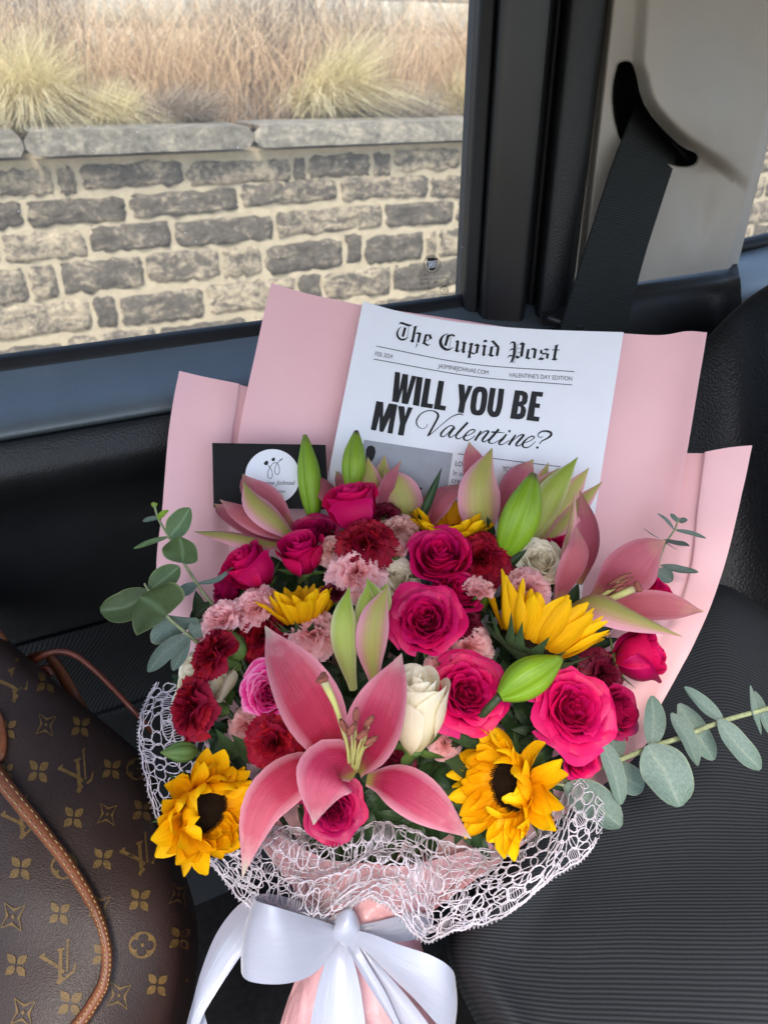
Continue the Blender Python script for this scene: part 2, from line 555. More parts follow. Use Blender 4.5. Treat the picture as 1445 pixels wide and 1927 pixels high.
M['print_gold'] = plain("printed_tan_pattern", (0.125, 0.072, 0.019), 0.55, 0.35, 0.25, 300, 0.5, 1150, 0.0006, grain='leather')


def rib_fabric(name, col, hi, pitch, direction, k=0.5, uv_ribs=False):
    m, nt, bs, out = nmat(name)
    geo = nd(nt, "ShaderNodeNewGeometry")
    wob = noise_n(nt, mapping(nt, geo.outputs["Position"], (9, 9, 9)), 1.0, 2.0)
    dt = nd(nt, "ShaderNodeVectorMath", operation='DOT_PRODUCT')
    nt.links.new(geo.outputs["Position"], dt.inputs[0])
    dt.inputs[1].default_value = tuple(direction)
    ph = math_n(nt, 'ADD', dt.outputs["Value"], math_n(nt, 'MULTIPLY', wob, 0.008))
    if uv_ribs:
        sp_ = nd(nt, "ShaderNodeSeparateXYZ")
        nt.links.new(nd(nt, "ShaderNodeUVMap").outputs[0], sp_.inputs[0])
        ph = math_n(nt, 'ADD', sp_.outputs[1], math_n(nt, 'MULTIPLY', wob, 1.2))
        pitch = 1.0
    s = math_n(nt, 'ADD', math_n(nt, 'MULTIPLY', math_n(nt, 'SINE', math_n(nt, 'MULTIPLY', ph, 2 * math.pi / pitch)), 0.5), 0.5)
    fine = noise_n(nt, mapping(nt, geo.outputs["Position"], (1600, 1600, 1600)), 1.0, 2.0)
    f = math_n(nt, 'MULTIPLY', s, math_n(nt, 'ADD', math_n(nt, 'MULTIPLY', fine, 0.7), 0.6))
    nt.links.new(ramp(nt, f, [(0.2, col), (0.95, hi)]), bs.inputs["Base Color"])
    bs.inputs["Roughness"].default_value = 0.75
    bs.inputs["Specular IOR Level"].default_value = 0.3
    bs.inputs["Sheen Weight"].default_value = 0.0
    bump_n(nt, f, k, 0.0012, bs)
    return m


M['rib'] = rib_fabric("ribbed_seat_fabric", (0.010, 0.0115, 0.0135), (0.025, 0.029, 0.034), 0.0034, tuple(V_U), 0.32, uv_ribs=True)
M['pocket'] = rib_fabric("door_pocket_fabric", (0.004, 0.005, 0.006), (0.012, 0.015, 0.018), 0.0042, (0.75, 0.2, -0.75), 0.5)
M['belt'] = rib_fabric("seat_belt_webbing", (0.009, 0.011, 0.011), (0.026, 0.030, 0.029), 0.0026, (0.22, 0.0, 0.97), 0.6)


def glass():
    m, nt, bs, out = nmat("window_glass")
    nt.nodes.remove(bs)
    geo = nd(nt, "ShaderNodeNewGeometry")
    tr = nd(nt, "ShaderNodeBsdfTransparent")
    tr.inputs[0].default_value = (0.97, 0.985, 0.975, 1)
    gl = nd(nt, "ShaderNodeBsdfGlossy")
    gl.inputs["Roughness"].default_value = 0.02
    fr = nd(nt, "ShaderNodeFresnel", i_IOR=1.45)
    mx = nd(nt, "ShaderNodeMixShader")
    nt.links.new(fr.outputs[0], mx.inputs[0])
    nt.links.new(tr.outputs[0], mx.inputs[1])
    nt.links.new(gl.outputs[0], mx.inputs[2])
    # dust film and specks on the pane
    vo = nd(nt, "ShaderNodeTexVoronoi")
    vo.inputs["Scale"].default_value = 95
    nt.links.new(geo.outputs["Position"], vo.inputs["Vector"])
    pick = math_n(nt, 'GREATER_THAN', nd_sep(nt, vo.outputs["Color"]), 0.72)
    spk = math_n(nt, 'MULTIPLY', math_n(nt, 'LESS_THAN', vo.outputs["Distance"], 0.075), pick)
    film = noise_n(nt, mapping(nt, geo.outputs["Position"], (6, 6, 6)), 1.0, 4.0)
    fac = math_n(nt, 'ADD', math_n(nt, 'MULTIPLY', spk, 0.5), math_n(nt, 'ADD', math_n(nt, 'MULTIPLY', film, 0.06), 0.05))
    df = nd(nt, "ShaderNodeBsdfTranslucent")
    df.inputs[0].default_value = (0.9, 0.9, 0.88, 1)
    m2 = nd(nt, "ShaderNodeMixShader")
    nt.links.new(fac, m2.inputs[0])
    nt.links.new(mx.outputs[0], m2.inputs[1])
    nt.links.new(df.outputs[0], m2.inputs[2])
    nt.links.new(m2.outputs[0], out.inputs[0])
    return m


def nd_sep(nt, colsock):
    s = nt.nodes.new("ShaderNodeSeparateColor")
    nt.links.new(colsock, s.inputs[0])
    return s.outputs[0]


M['glass'] = glass()


def stone(name, base, light, amount):
    m, nt, bs, out = nmat(name)
    geo = nd(nt, "ShaderNodeNewGeometry")
    oi = nd(nt, "ShaderNodeObjectInfo")
    off = nd(nt, "ShaderNodeVectorMath", operation='ADD')
    sc = nd(nt, "ShaderNodeVectorMath", operation='SCALE')
    cmb = nd(nt, "ShaderNodeCombineXYZ")
    nt.links.new(oi.outputs["Random"], cmb.inputs[0])
    nt.links.new(oi.outputs["Random"], cmb.inputs[2])
    nt.links.new(cmb.outputs[0], sc.inputs[0])
    sc.inputs["Scale"].default_value = 37.0
    nt.links.new(geo.outputs["Position"], off.inputs[0])
    nt.links.new(sc.outputs[0], off.inputs[1])
    n1 = noise_n(nt, mapping(nt, off.outputs[0], (6, 6, 11)), 1.0, 9.0, 0.74, 0.8)
    n2 = noise_n(nt, mapping(nt, off.outputs[0], (28, 28, 28)), 1.0, 5.0, 0.7)
    bias = math_n(nt, 'MULTIPLY', math_n(nt, 'SUBTRACT', oi.outputs["Random"], 0.5), 0.13)
    a = math_n(nt, 'ADD', math_n(nt, 'ADD', math_n(nt, 'MULTIPLY', n1, 0.62), math_n(nt, 'MULTIPLY', n2, 0.38)), bias)
    c = ramp(nt, a, [(0.36, tuple(x * 0.5 for x in base)), (0.49, base), (0.545, tuple((x * .6 + y * .4) for x, y in zip(base, light))), (0.64, light)])
    nt.links.new(c, bs.inputs["Base Color"])
    bs.inputs["Roughness"].default_value = 0.9
    bs.inputs["Specular IOR Level"].default_value = 0.2
    bump_n(nt, math_n(nt, 'ADD', n1, math_n(nt, 'MULTIPLY', n2, 0.5)), amount, 0.03, bs)
    return m


M['stone'] = stone("grey_fieldstone", (0.145, 0.125, 0.098), (0.54, 0.45, 0.31), 1.0)
M['coping'] = stone("coping_stone", (0.20, 0.185, 0.15), (0.42, 0.37, 0.28), 0.6)
M['block'] = stone("pale_wall_block", (0.36, 0.335, 0.27), (0.52, 0.49, 0.41), 0.4)
M['mortar'] = plain("cream_mortar", (0.41, 0.35, 0.245), 0.95, 0.1, 0.12, 14, 0.5, 60, 0.01)
M['mortar_dark'] = plain("wall_joint", (0.36, 0.33, 0.26), 0.95, 0.1, 0.2, 14)
M['pave'] = plain("pale_pavement", (0.42, 0.39, 0.33), 0.9, 0.2, 0.12, 3, 0.3, 90, 0.004)
M['soil'] = plain("planter_soil", (0.16, 0.12, 0.08), 0.95, 0.1, 0.5, 20, 0.6, 60, 0.02)


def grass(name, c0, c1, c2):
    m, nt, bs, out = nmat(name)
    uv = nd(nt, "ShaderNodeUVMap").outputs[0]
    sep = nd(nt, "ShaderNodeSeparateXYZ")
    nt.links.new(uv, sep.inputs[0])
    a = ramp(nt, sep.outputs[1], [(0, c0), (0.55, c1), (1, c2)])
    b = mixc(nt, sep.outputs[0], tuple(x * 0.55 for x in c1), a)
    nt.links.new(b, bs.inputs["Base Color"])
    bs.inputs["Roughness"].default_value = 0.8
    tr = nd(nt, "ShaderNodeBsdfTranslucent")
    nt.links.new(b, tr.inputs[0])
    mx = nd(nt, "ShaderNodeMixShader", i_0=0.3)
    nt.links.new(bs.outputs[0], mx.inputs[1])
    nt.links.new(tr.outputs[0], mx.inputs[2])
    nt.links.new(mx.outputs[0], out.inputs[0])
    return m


M['grass_pale'] = grass("pale_feather_grass", (0.50, 0.40, 0.18), (0.85, 0.72, 0.38), (0.93, 0.86, 0.60))
M['grass_tan'] = grass("tan_dry_grass", (0.40, 0.27, 0.16), (0.78, 0.55, 0.33), (0.92, 0.77, 0.56))
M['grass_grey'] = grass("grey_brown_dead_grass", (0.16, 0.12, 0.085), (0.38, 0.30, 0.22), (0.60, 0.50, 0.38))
M['twig'] = grass("bare_brown_twigs", (0.13, 0.09, 0.07), (0.20, 0.14, 0.11), (0.30, 0.22, 0.17))

# =================================================================== outdoors
SHADE_ROOF = True
WY = 4.5
GZ = 0.0


def zrow(py, y=WY, px=400):
    return on_y(px, py, y)[2]


def xrow(px, py400, y=WY):
    return on_y(px, py400 + (150 - py400) / 3637.0 * (px - 400), y)[0]


g = Mesher().grid([[(-60, -20, GZ), (60, -20, GZ)], [(-60, 60, GZ), (60, 60, GZ)]])
o = g.build("ground", M['soil'])
o["kind"] = "structure"
g = Mesher().grid([[(-30, 1.4, GZ + 0.12), (30, 1.4, GZ + 0.12)], [(-30, WY + .3, GZ + 0.12), (30, WY + .3, GZ + 0.12)]])
g.grid([[(-30, 1.4, GZ - .02), (30, 1.4, GZ - .02)], [(-30, 1.4, GZ + 0.12), (30, 1.4, GZ + 0.12)]])
o = g.build("pavement", M['pave'])
o["kind"] = "structure"


def stone_mesh(x0, x1, z0, z1, y, depth, seed, nu=8, nv=5, rough=0.013, bulge=0.010, ragged=0.024):
    r = random.Random(seed)
    a = np.linspace(-1, 1, nu)
    b = np.linspace(-1, 1, nv)
    A, B = np.meshgrid(a, b)
    cx, cz, wx, wz = (x0 + x1) / 2, (z0 + z1) / 2, (x1 - x0) / 2, (z1 - z0) / 2
    jit = np.array([[noise.noise(Vector((seed * 3.1 + i * .55, j * .7, 1.3))) for i in range(nu)] for j in range(nv)])
    jit2 = np.array([[noise.noise(Vector((seed * 5.1 + i * .8, j * .8, 7.3))) for i in range(nu)] for j in range(nv)])
    sq = 1 - 0.05 * (np.abs(A) ** 6) * (np.abs(B) ** 6)
    X = cx + A * wx * sq + jit * ragged
    Z = cz + B * wz * sq + jit2 * ragged * 0.8
    Y = y - bulge * (1 - np.abs(A) ** 8) * (1 - np.abs(B) ** 6) + jit * rough * 1.5
    front = np.stack([X, Y, Z], -1)
    full = np.zeros((nv + 2, nu + 2, 3))
    full[1:-1, 1:-1] = front
    full[0, 1:-1], full[-1, 1:-1] = front[0], front[-1]
    full[1:-1, 0], full[1:-1, -1] = front[:, 0], front[:, -1]
    full[0, 0], full[0, -1], full[-1, 0], full[-1, -1] = front[0, 0], front[0, -1], front[-1, 0], front[-1, -1]
    ring = np.zeros((nv + 2, nu + 2), bool)
    ring[0], ring[-1], ring[:, 0], ring[:, -1] = True, True, True, True
    full[ring, 1] += depth
    return Mesher().grid(full)


wall = thing("retaining_wall", "grey fieldstone retaining wall with cream mortar seen through the car window", "stone wall", (0, WY, 0))
rows = [(296, 348), (351, 403), (407, 462), (467, 531), (536, 598), (603, 660)]
joints = [[-250, -130, -10, 103, 146, 349, 551, 579, 700, 738, 869, 990],
          [-240, -90, 46, 240, 451, 638, 809, 930, 1060],
          [-300, -130, 1, 166, 327, 518, 722, 856, 990],
          [-200, -70, 54, 111, 275, 417, 495, 648, 684, 799, 824, 950],
          [-190, -60, 176, 225, 388, 560, 608, 738, 880],
          [-270, -100, 130, 300, 470, 700, 900]]
sr = random.Random(11)
k = 0
for (ya, yb), js in zip(rows, joints):
    zt, zb = zrow(ya), zrow(yb)
    xs = [xrow(j, (ya + yb) / 2) for j in js]
    while xs[-1] < 7.4:
        xs.append(xs[-1] + sr.choice([0.24, 0.42, 0.5, 0.58, 0.66]) * sr.uniform(0.85, 1.1))
    for xa, xb in zip(xs[:-1], xs[1:]):
        k += 1
        gap = 0.017
        dz = sr.uniform(-0.014, 0.014)
        m = stone_mesh(xa + gap * .8, xb - gap * .8, zb + gap * .7 + dz, zt - gap * .5 + dz, WY, 0.06, k, nu=13 if xb - xa > .25 else 7, nv=7)
        m.build("stone", M['stone'], wall)
zcap_t, zcap_b = zrow(236), zrow(279)
Mesher().box((-2.2, WY + 0.006, GZ), (8.0, WY + 0.4, zrow(287))).build("mortar", M['mortar'], wall, smooth=False)
capx = [-1.9, -0.75, xrow(44, 262), xrow(467, 262), 3.05, 4.4, 5.55, 6.9, 8.0]
for i, (xa, xb) in enumerate(zip(capx[:-1], capx[1:])):
    k += 1
    m = stone_mesh(xa + .003, xb - .003, zcap_b, zcap_t, WY - 0.11, 0.0, 400 + k, nu=20, nv=4, rough=0.004, bulge=0.001, ragged=0.005)
    f = m.v[0].reshape(6, 22, 3)
    f[-1, :, 1] += 0.55
    f[0, :, 1] += 0.12
    f[:, 0, 1] += 0.012
    f[:, -1, 1] += 0.012
    m.build("coping_stone", M['coping'], wall, smooth=False)

m = Mesher().grid([[(-6, WY + .35, zcap_t - .05), (10, WY + .35, zcap_t - .05)], [(-6, 6.7, zcap_t + .02), (10, 6.7, zcap_t + .02)]])
o = m.build("planter_soil", M['soil'])
o["kind"] = "structure"

uw = thing("upper_wall", "pale block wall rising behind the dry grasses above the planter", "block wall", (0, 6.7, 0))
UY = 6.7
bz = [zcap_t - 0.1, on_y(780, 205, UY)[2], on_y(780, 130, UY)[2], on_y(780, 65, UY)[2], on_y(780, 1, UY)[2], 1.45 + 0.55, 1.45 + 0.9]
for r_, (za, zb) in enumerate(zip(bz[:-1], bz[1:])):
    x = -2.0 + (0.45 if r_ % 2 else 0.1)
    while x < 8.6:
        L = sr.uniform(0.75, 1.0)
        k += 1
        stone_mesh(x + .008, x + L - .008, za + .008, zb - .008, UY, 0.05, 900 + k, nu=7, nv=4, rough=.006, bulge=.01, ragged=.006).build("block", M['block'], uw)
        x += L
Mesher().box((-2.6, UY + .006, GZ), (9.0, UY + .4, bz[-1] + 0.1)).build("joint_mortar", M['mortar_dark'], uw, smooth=False)


def blades(n, origin, seed, spread, length, rise, arc, width, lean=(0, 0), nseg=5):
    r = np.random.RandomState(seed)
    base = np.asarray(origin(r, n))
    ang = r.uniform(0, 2 * np.pi, n)
    L = length * r.uniform(0.55, 1.15, n)
    out = spread * r.uniform(0.1, 1.0, n) ** 0.8
    dx, dy = np.cos(ang) * out + lean[0], np.sin(ang) * out + lean[1]
    t = np.linspace(0, 1, nseg)
    wig = r.normal(0, 0.11, (n, 2))
    px = base[:, 0:1] + L[:, None] * (dx[:, None] * t ** 1.5 + wig[:, :1] * np.sin(t * 5))
    py = base[:, 1:2] + L[:, None] * (dy[:, None] * t ** 1.5 + wig[:, 1:] * np.sin(t * 4))
    pz = base[:, 2:3] + L[:, None] * (rise * t - arc * out[:, None] * t ** 2.2)
    w = width * r.uniform(0.6, 1.3, n)[:, None] * (1 - 0.85 * t)
    c = np.stack([px, py, pz], -1)
    sa = r.uniform(-0.9, 0.9, n)
    s = np.stack([np.cos(sa), np.sin(sa), np.zeros(n)], -1)[:, None, :] * w[:, :, None]
    v = np.stack([c - s, c + s], 2)
    u = np.repeat(r.uniform(0, 1, n)[:, None], nseg * 2, 1).reshape(n, nseg, 2)
    vv = np.broadcast_to(t[None, :, None], (n, nseg, 2))
    idx = np.arange(n * nseg * 2).reshape(n, nseg, 2)
    f = np.stack([idx[:, :-1, 0], idx[:, :-1, 1], idx[:, 1:, 1], idx[:, 1:, 0]], -1).reshape(-1, 4)
    ms = Mesher()
    ms.v, ms.uv, ms.f, ms.n = [v.reshape(-1, 3)], [np.stack([u, vv], -1).reshape(-1, 2)], f.tolist(), n * nseg * 2
    return ms


def tuft(cx, cy, rad):
    def fn(r, n):
        a, q = r.uniform(0, 6.283, n), rad * np.sqrt(r.uniform(0, 1, n))
        return np.stack([cx + q * np.cos(a), cy + q * np.sin(a), np.full(n, zcap_t - .06)], -1)
    return fn


def strip_of(xa, xb, ya, yb):
    def fn(r, n):
        return np.stack([r.uniform(xa, xb, n), r.uniform(ya, yb, n), np.full(n, zcap_t - .06)], -1)
    return fn


def gx(px, y):
    return on_y(px, 225, y)[0]


for px, y, h, sp, n, lean, lab in [
        (55, 5.10, 0.62, 1.0, 3200, (0.15, -0.15), "large pale green feather grass tuft at the left end of the planter"),
        (205, 5.0, 0.34, 0.95, 1300, (0.25, -0.2), "low pale feather grass tuft spilling over the coping beside the large left tuft"),
        (605, 5.10, 0.62, 0.95, 3400, (0.42, -0.15), "bright pale feather grass tuft below the bare twigs near the car pillar"),
        (865, 5.2, 0.42, 0.7, 1000, (0.05, -0.1), "small pale grass tuft partly hidden by the window pillar")]:
    m = blades(n, tuft(gx(px, y), y, 0.10), int(px), sp, h, 1.0, 0.95, 0.0034, lean)
    o = m.build("feather_grass", M['grass_pale'])
    tag(o, lab, "ornamental grass", "pale feather grass tufts in the planter")
m = blades(1500, tuft(gx(320, 4.98), 4.98, 0.16), 5, 0.9, 0.34, 0.85, 0.7, 0.0045, (0.4, -0.2))
tag(m.build("dead_grass_tuft", M['grass_grey']), "grey brown dead grass tuft drooping over the coping between two pale tufts", "ornamental grass", "dead grass tufts in the planter")
m = blades(900, tuft(gx(760, 5.0), 5.0, 0.16), 6, 0.9, 0.30, 0.85, 0.7, 0.0045, (0.3, -0.2))
tag(m.build("dead_grass_tuft", M['grass_grey']), "small grey brown dead grass tuft right of the bright pale tuft", "ornamental grass", "dead grass tufts in the planter")
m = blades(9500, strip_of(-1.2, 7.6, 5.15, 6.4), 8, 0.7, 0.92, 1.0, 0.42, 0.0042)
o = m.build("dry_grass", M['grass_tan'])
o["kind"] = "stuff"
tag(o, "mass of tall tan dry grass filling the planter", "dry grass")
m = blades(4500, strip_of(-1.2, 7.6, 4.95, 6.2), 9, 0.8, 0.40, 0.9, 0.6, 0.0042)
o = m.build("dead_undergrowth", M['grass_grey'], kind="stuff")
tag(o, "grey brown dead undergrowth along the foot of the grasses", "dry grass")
m = blades(260, strip_of(gx(430, 5.6), gx(700, 5.6), 5.4, 5.9), 12, 0.25, 1.25, 1.0, 0.05, 0.004, nseg=7)
m2 = blades(160, strip_of(gx(-20, 5.6), gx(170, 5.6), 5.4, 5.9), 13, 0.25, 1.2, 1.0, 0.05, 0.004, nseg=7)
for mm, lab in ((m, "bare brown twiggy shrub standing upright behind the bright pale tuft"), (m2, "bare brown twiggy shrub behind the large left tuft")):
    tag(mm.build("bare_shrub", M['twig']), lab, "bare shrub", "bare shrubs in the planter")

# =================================================================== car interior
car = thing("car", "dark car interior with dusty side window, beige pillar cover and black rear seat", "car", (0.3, 0.5, 0.36))


def prof_z(pairs, xa, xb, name, mat, parent, nx=2, smooth=True, label=None):
    pr = np.array([(y, on_y(0, py, y)[2]) for py, y in pairs])
    q = spline(np.hstack([pr, np.zeros((len(pr), 1))]), len(pr) * 5)[:, :2] if smooth else pr
    xs = np.linspace(xa, xb, nx)
    pts = np.zeros((len(q), nx, 3))
    pts[:, :, 0] = xs[None, :]
    pts[:, :, 1] = q[:, 0:1]
    pts[:, :, 2] = q[:, 1:2]
    return Mesher().grid(pts).build(name, mat, parent, label=label)


XL, XR = -0.75, 0.592
zs_t, zs_b = on_y(0, 668, .806)[2], on_y(0, 698, .78)[2]
door = prof_z([(829, .710), (832, .700), (838, .692), (860, .686), (895, .680), (915, .681), (930, .688), (945, .702), (965, .722), (1000, .738), (1060, .746), (1140, .752), (1205, .757), (1222, .758), (1226, .775)], XL, XR, "door", M['plastic'], car, label="black grained door panel with a padded top edge")
prof_z([(674, .804), (667, .800), (668, .792), (676, .784), (690, .779), (698, .777), (704, .777)], XL, XR, "belt_seal", M['rubber'], door)
prof_z([(696, .790), (698, .778), (716, .766), (740, .748), (765, .728), (785, .712), (804, .701), (822, .696), (829, .699), (831, .706)], XL, XR, "window_ledge", M['ledge'], door)
prof_z([(1226, .80), (1224, .752), (1234, .744), (1262, .738), (1330, .735), (1392, .728), (1405, .718), (1425, .716), (1500, .722), (1700, .735), (2300, .74)], XL, XR, "map_pocket", M['pocket'], door)
# rounded rear end of the ledge and panel
endp = []
for ang in np.linspace(0, math.pi / 2, 8):
    col = []
    for py, y in [(698, .777), (740, .748), (785, .712), (820, .697), (900, .680), (940, .70), (1060, .746), (1226, .78)]:
        z = on_y(0, py, y)[2]
        yy = 0.79 - (0.79 - y) * math.cos(ang)
        col.append((XR + 0.02 * math.sin(ang), yy, z))
    endp.append(col)
Mesher().grid(np.array(endp)).build("trim_end", M['plastic'], door)
gz0, gz1 = zs_t - 0.02, EYE[2] + 0.30
glass_m = Mesher().grid([[(XL, .802, gz0), (on_y(884, 300, .802)[0], .802, gz0)], [(XL, .802, gz1), (on_y(884, 300, .802)[0], .802, gz1)]])
pane = glass_m.build("window_pane", M['glass'], car)


def pillar(pairs, name, mat, parent, z0=-0.42, z1=0.30, n=4):
    pr = np.array([on_y(px, 300, y)[:2] for px, y in pairs])
    q = spline(np.hstack([pr, np.zeros((len(pr), 1))]), len(pr) * n)[:, :2]
    pts = np.zeros((2, len(q), 3))
    pts[:, :, :2] = q[None]
    pts[0, :, 2], pts[1, :, 2] = EYE[2] + z0, EYE[2] + z1
    return Mesher().grid(pts).build(name, mat, parent)


pillar([(868, .815), (878, .803), (884, .782), (890, .772), (905, .767), (915, .768), (918, .79)], "glass_run_seal", M['rubber'], door)
pillar([(914, .80), (917, .768), (924, .756), (933, .751), (945, .748), (975, .742), (1003, .737), (1010, .739), (1014, .748), (1016, .775)], "window_frame", M['plastic_smooth'], door)
pillar([(1010, .775), (1018, .768), (1026, .764), (1034, .768), (1040, .776)], "door_seal", M['rubber'], door)


slot = [(1158, 135), (1163, 120), (1176, 115), (1188, 120), (1197, 145), (1204, 178), (1218, 208), (1243, 240), (1277, 272), (1306, 287), (1312, 298),
        (1305, 310), (1285, 314), (1262, 310), (1215, 296), (1172, 268), (1158, 235), (1152, 195), (1153, 160)]
slot = spline(np.array(slot, float), 120, closed=True)
hood = spline(np.array([(1205, -200), (1200, -40), (1194, 60), (1190, 118), (1199, 150), (1206, 182), (1220, 210), (1245, 241), (1279, 272), (1310, 292), (1350, 318), (1420, 372), (1500, 450)], float), 160)


def sstep(a, b, x):
    t = np.clip((x - a) / (b - a), 0, 1)
    return t * t * (3 - 2 * t)


def panel_y(px, py):
    q = np.array([px, py], float)
    d2 = ((hood - q) ** 2).sum(1)
    i = int(np.clip(d2.argmin(), 1, len(hood) - 2))
    tg = hood[i + 1] - hood[i - 1]
    sd = math.sqrt(d2[i]) * (1 if tg[0] * (q[1] - hood[i][1]) - tg[1] * (q[0] - hood[i][0]) < 0 else -1)
    along = i / len(hood)
    amp = (0.011 + 0.024 * math.exp(-((px - 1262) / 120.0) ** 2 - ((py - 215) / 120.0) ** 2)) * (1 - sstep(1330, 1480, px)) * (1 - sstep(330, 400, py))
    h = amp * sstep(-6, 26, sd) * (1 - sstep(40, 330, sd) * 0.6)
    h += 0.010 * math.exp(-((px - 1262 + 0.1 * py) / 60) ** 2) * (1 - sstep(40, 190, py))
    # tapering hollow under the end of the slot
    cxh = 1322 - 0.10 * (py - 320)
    wh = max(6, 46 - 0.19 * (py - 310))
    h -= 0.012 * math.exp(-((px - cxh) / wh) ** 2) * sstep(285, 330, py) * (1 - sstep(380, 500, py))
    edge = 1141 - 0.11 * py
    h -= 0.02 * (1 - sstep(0, 16, px - edge))
    red = 1512 - 0.25 * py
    h -= 0.03 * (1 - sstep(0, 20, red - px))
    return 0.733 - 0.036 * (px - 1108) / 312.0 - h


nu, nv = 110, 120
PT = np.zeros((nv, nu, 3))
PXY = np.zeros((nv, nu, 2))
for j in range(nv):
    for i in range(nu):
        s, t = i / (nu - 1), j / (nv - 1)
        bot = 549 - 46 * s
        py = -70 + (bot + 70) * t
        xl, xr = 1141 - 0.11 * py, 1512 - 0.25 * py
        PXY[j, i] = (xl + (xr - xl) * s, py)


def in_poly(q, poly):
    x, y = q
    a, b = poly, np.roll(poly, -1, 0)
    c = ((a[:, 1] > y) != (b[:, 1] > y)) & (x < (b[:, 0] - a[:, 0]) * (y - a[:, 1]) / (b[:, 1] - a[:, 1] + 1e-9) + a[:, 0])
    return bool(c.sum() % 2)


inside = np.zeros((nv, nu), bool)
for j in range(nv):
    for i in range(nu):
        if 1140 < PXY[j, i, 0] < 1325 and 105 < PXY[j, i, 1] < 325:
            inside[j, i] = in_poly(PXY[j, i], slot)
keep = []
for j in range(nv - 1):
    for i in range(nu - 1):
        c4 = [(j, i), (j, i + 1), (j + 1, i + 1), (j + 1, i)]
        n_in = sum(inside[c] for c in c4)
        if n_in == 4:
            continue
        if n_in:
            for c in c4:
                if inside[c]:
                    d2 = ((slot - PXY[c]) ** 2).sum(1)
                    PXY[c] = slot[d2.argmin()]
        keep.append([a * nu + b for a, b in c4])
for j in range(nv):
    for i in range(nu):
        px, py = PXY[j, i]
        PT[j, i] = on_y(px, py, panel_y(px, py))
m = Mesher()
m.grid(PT)
m.f = keep
ptrim = m.build("pillar_cover", M['beige'], car)
pillar([(1032, .78), (1035, .752), (1041, .741), (1052, .734), (1075, .728), (1096, .726), (1104, .73), (1107, .742), (1109, .76), (1116, .80)], "grained_edge_strip", M['plastic'], ptrim)
lin = []
for back, sc_ in ((-0.001, 1.02), (0.004, .985), (0.03, .95), (0.05, .8), (0.052, .01)):
    cs = slot.mean(0)
    row = []
    for q in slot:
        y = panel_y(*q)
        qq = cs + (q - cs) * sc_
        row.append(on_y(qq[0], qq[1], y + back))
    lin.append(row)
Mesher().grid(np.array(lin), closed_u=True).build("belt_slot", M['rubber'], ptrim)

# black lower trim, belt guide, quarter window
m = Mesher()
rows_ = [[(1020, 560, .765), (1100, 540, .750), (1200, 526, .738), (1330, 506, .726), (1386, 496, .715)],
         [(1020, 585, .735), (1100, 562, .722), (1200, 545, .712), (1330, 526, .70), (1390, 516, .69)],
         [(1020, 660, .715), (1100, 640, .70), (1200, 615, .69), (1330, 590, .675), (1394, 566, .64)],
         [(1020, 900, .715), (1100, 900, .70), (1200, 880, .69), (1330, 860, .675), (1394, 840, .63)]]
g0 = np.array([[on_y(*q) for q in r] for r in rows_])
m.grid(np.array([spline(c, 16) for c in np.array([spline(r, 20) for r in g0]).transpose(1, 0, 2)]).transpose(1, 0, 2))
m.build("lower_trim", M['plastic'], car)
qa = [on_y(1384, 470, .80), on_y(1500, 438, .80)]
m = Mesher()
rows_ = [[(1380, 473, .80), (1440, 457, .80), (1540, 430, .80)],
         [(1384, 500, .735), (1440, 487, .74), (1540, 465, .74)],
         [(1388, 535, .68), (1440, 520, .685), (1540, 500, .69)],
         [(1396, 570, .63), (1440, 555, .63), (1540, 535, .62)],
         [(1398, 640, .62), (1440, 625, .62), (1540, 605, .61)]]
g0 = np.array([[on_y(*q) for q in r] for r in rows_])
m.grid(np.array([spline(c, 16) for c in np.array([spline(r, 8) for r in g0]).transpose(1, 0, 2)]).transpose(1, 0, 2))
m.build("rear_ledge", M['ledge'], car)
m = Mesher()
a, b, c, d = on_y(1375, 462, .79), on_y(1560, 420, .79), on_y(1375, 478, .785), on_y(1560, 440, .785)
m.grid([[a + (0, .02, 0), b + (0, .02, 0)], [a, b], [c, d], [c + (0, .03, -.01), d + (0, .03, -.01)]])
m.build("quarter_window_seal", M['rubber'], car)
xa = on_y(1370, 470, .803)[0]
zq = on_y(1400, 475, .803)[2]
Mesher().grid([[(xa, .803, zq), (1.6, .803, zq)], [(xa, .803, EYE[2] + .3), (1.6, .803, EYE[2] + .3)]]).build("quarter_window_pane", M['glass'], car)
m = Mesher()
gp = [on_y(1030, 598, .70), on_y(1046, 604, .695), on_y(1070, 610, .692), on_y(1094, 617, .69)]
m.tube(spline(np.array(gp), 12), [0.004, 0.005, 0.005, 0.004], 8)
m.box(on_y(1026, 612, .70) - (0, 0, .05), on_y(1100, 618, .69) + (0, .02, 0))
m.build("belt_guide", M['plastic_smooth'], car)

belt_rows = [[(1200, 190), (1262, 262), .775], [(1188, 215), (1268, 298), .745], [(1178, 243), (1262, 322), .715], [(1150, 315), (1243, 380), .703],
             [(1105, 455), (1208, 492), .694], [(1060, 597), (1172, 632), .688], [(1030, 700), (1140, 740), .684]]
L = spline(np.array([on_y(*a, y) for a, b, y in belt_rows]), 40)
R_ = spline(np.array([on_y(*b, y) for a, b, y in belt_rows]), 40)
uu = np.linspace(0, 1, 12)[None, :, None]
sheet = L[:, None] * (1 - uu) + R_[:, None] * uu
dn = np.array([0.2, -1.0, 0.1]) * 0.0007
m = Mesher().grid(sheet + dn * (1 + 0.8 * np.cos(uu * 6.283)))
m.grid(sheet - dn, flip=True)
m.grid(np.stack([sheet[:, 0] + dn, sheet[:, 0] - dn], 1))
m.grid(np.stack([sheet[:, -1] - dn, sheet[:, -1] + dn], 1))
tag(m.build("seat_belt", M['belt']), "dark grey woven seat belt coming out of the beige pillar cover", "seat belt")


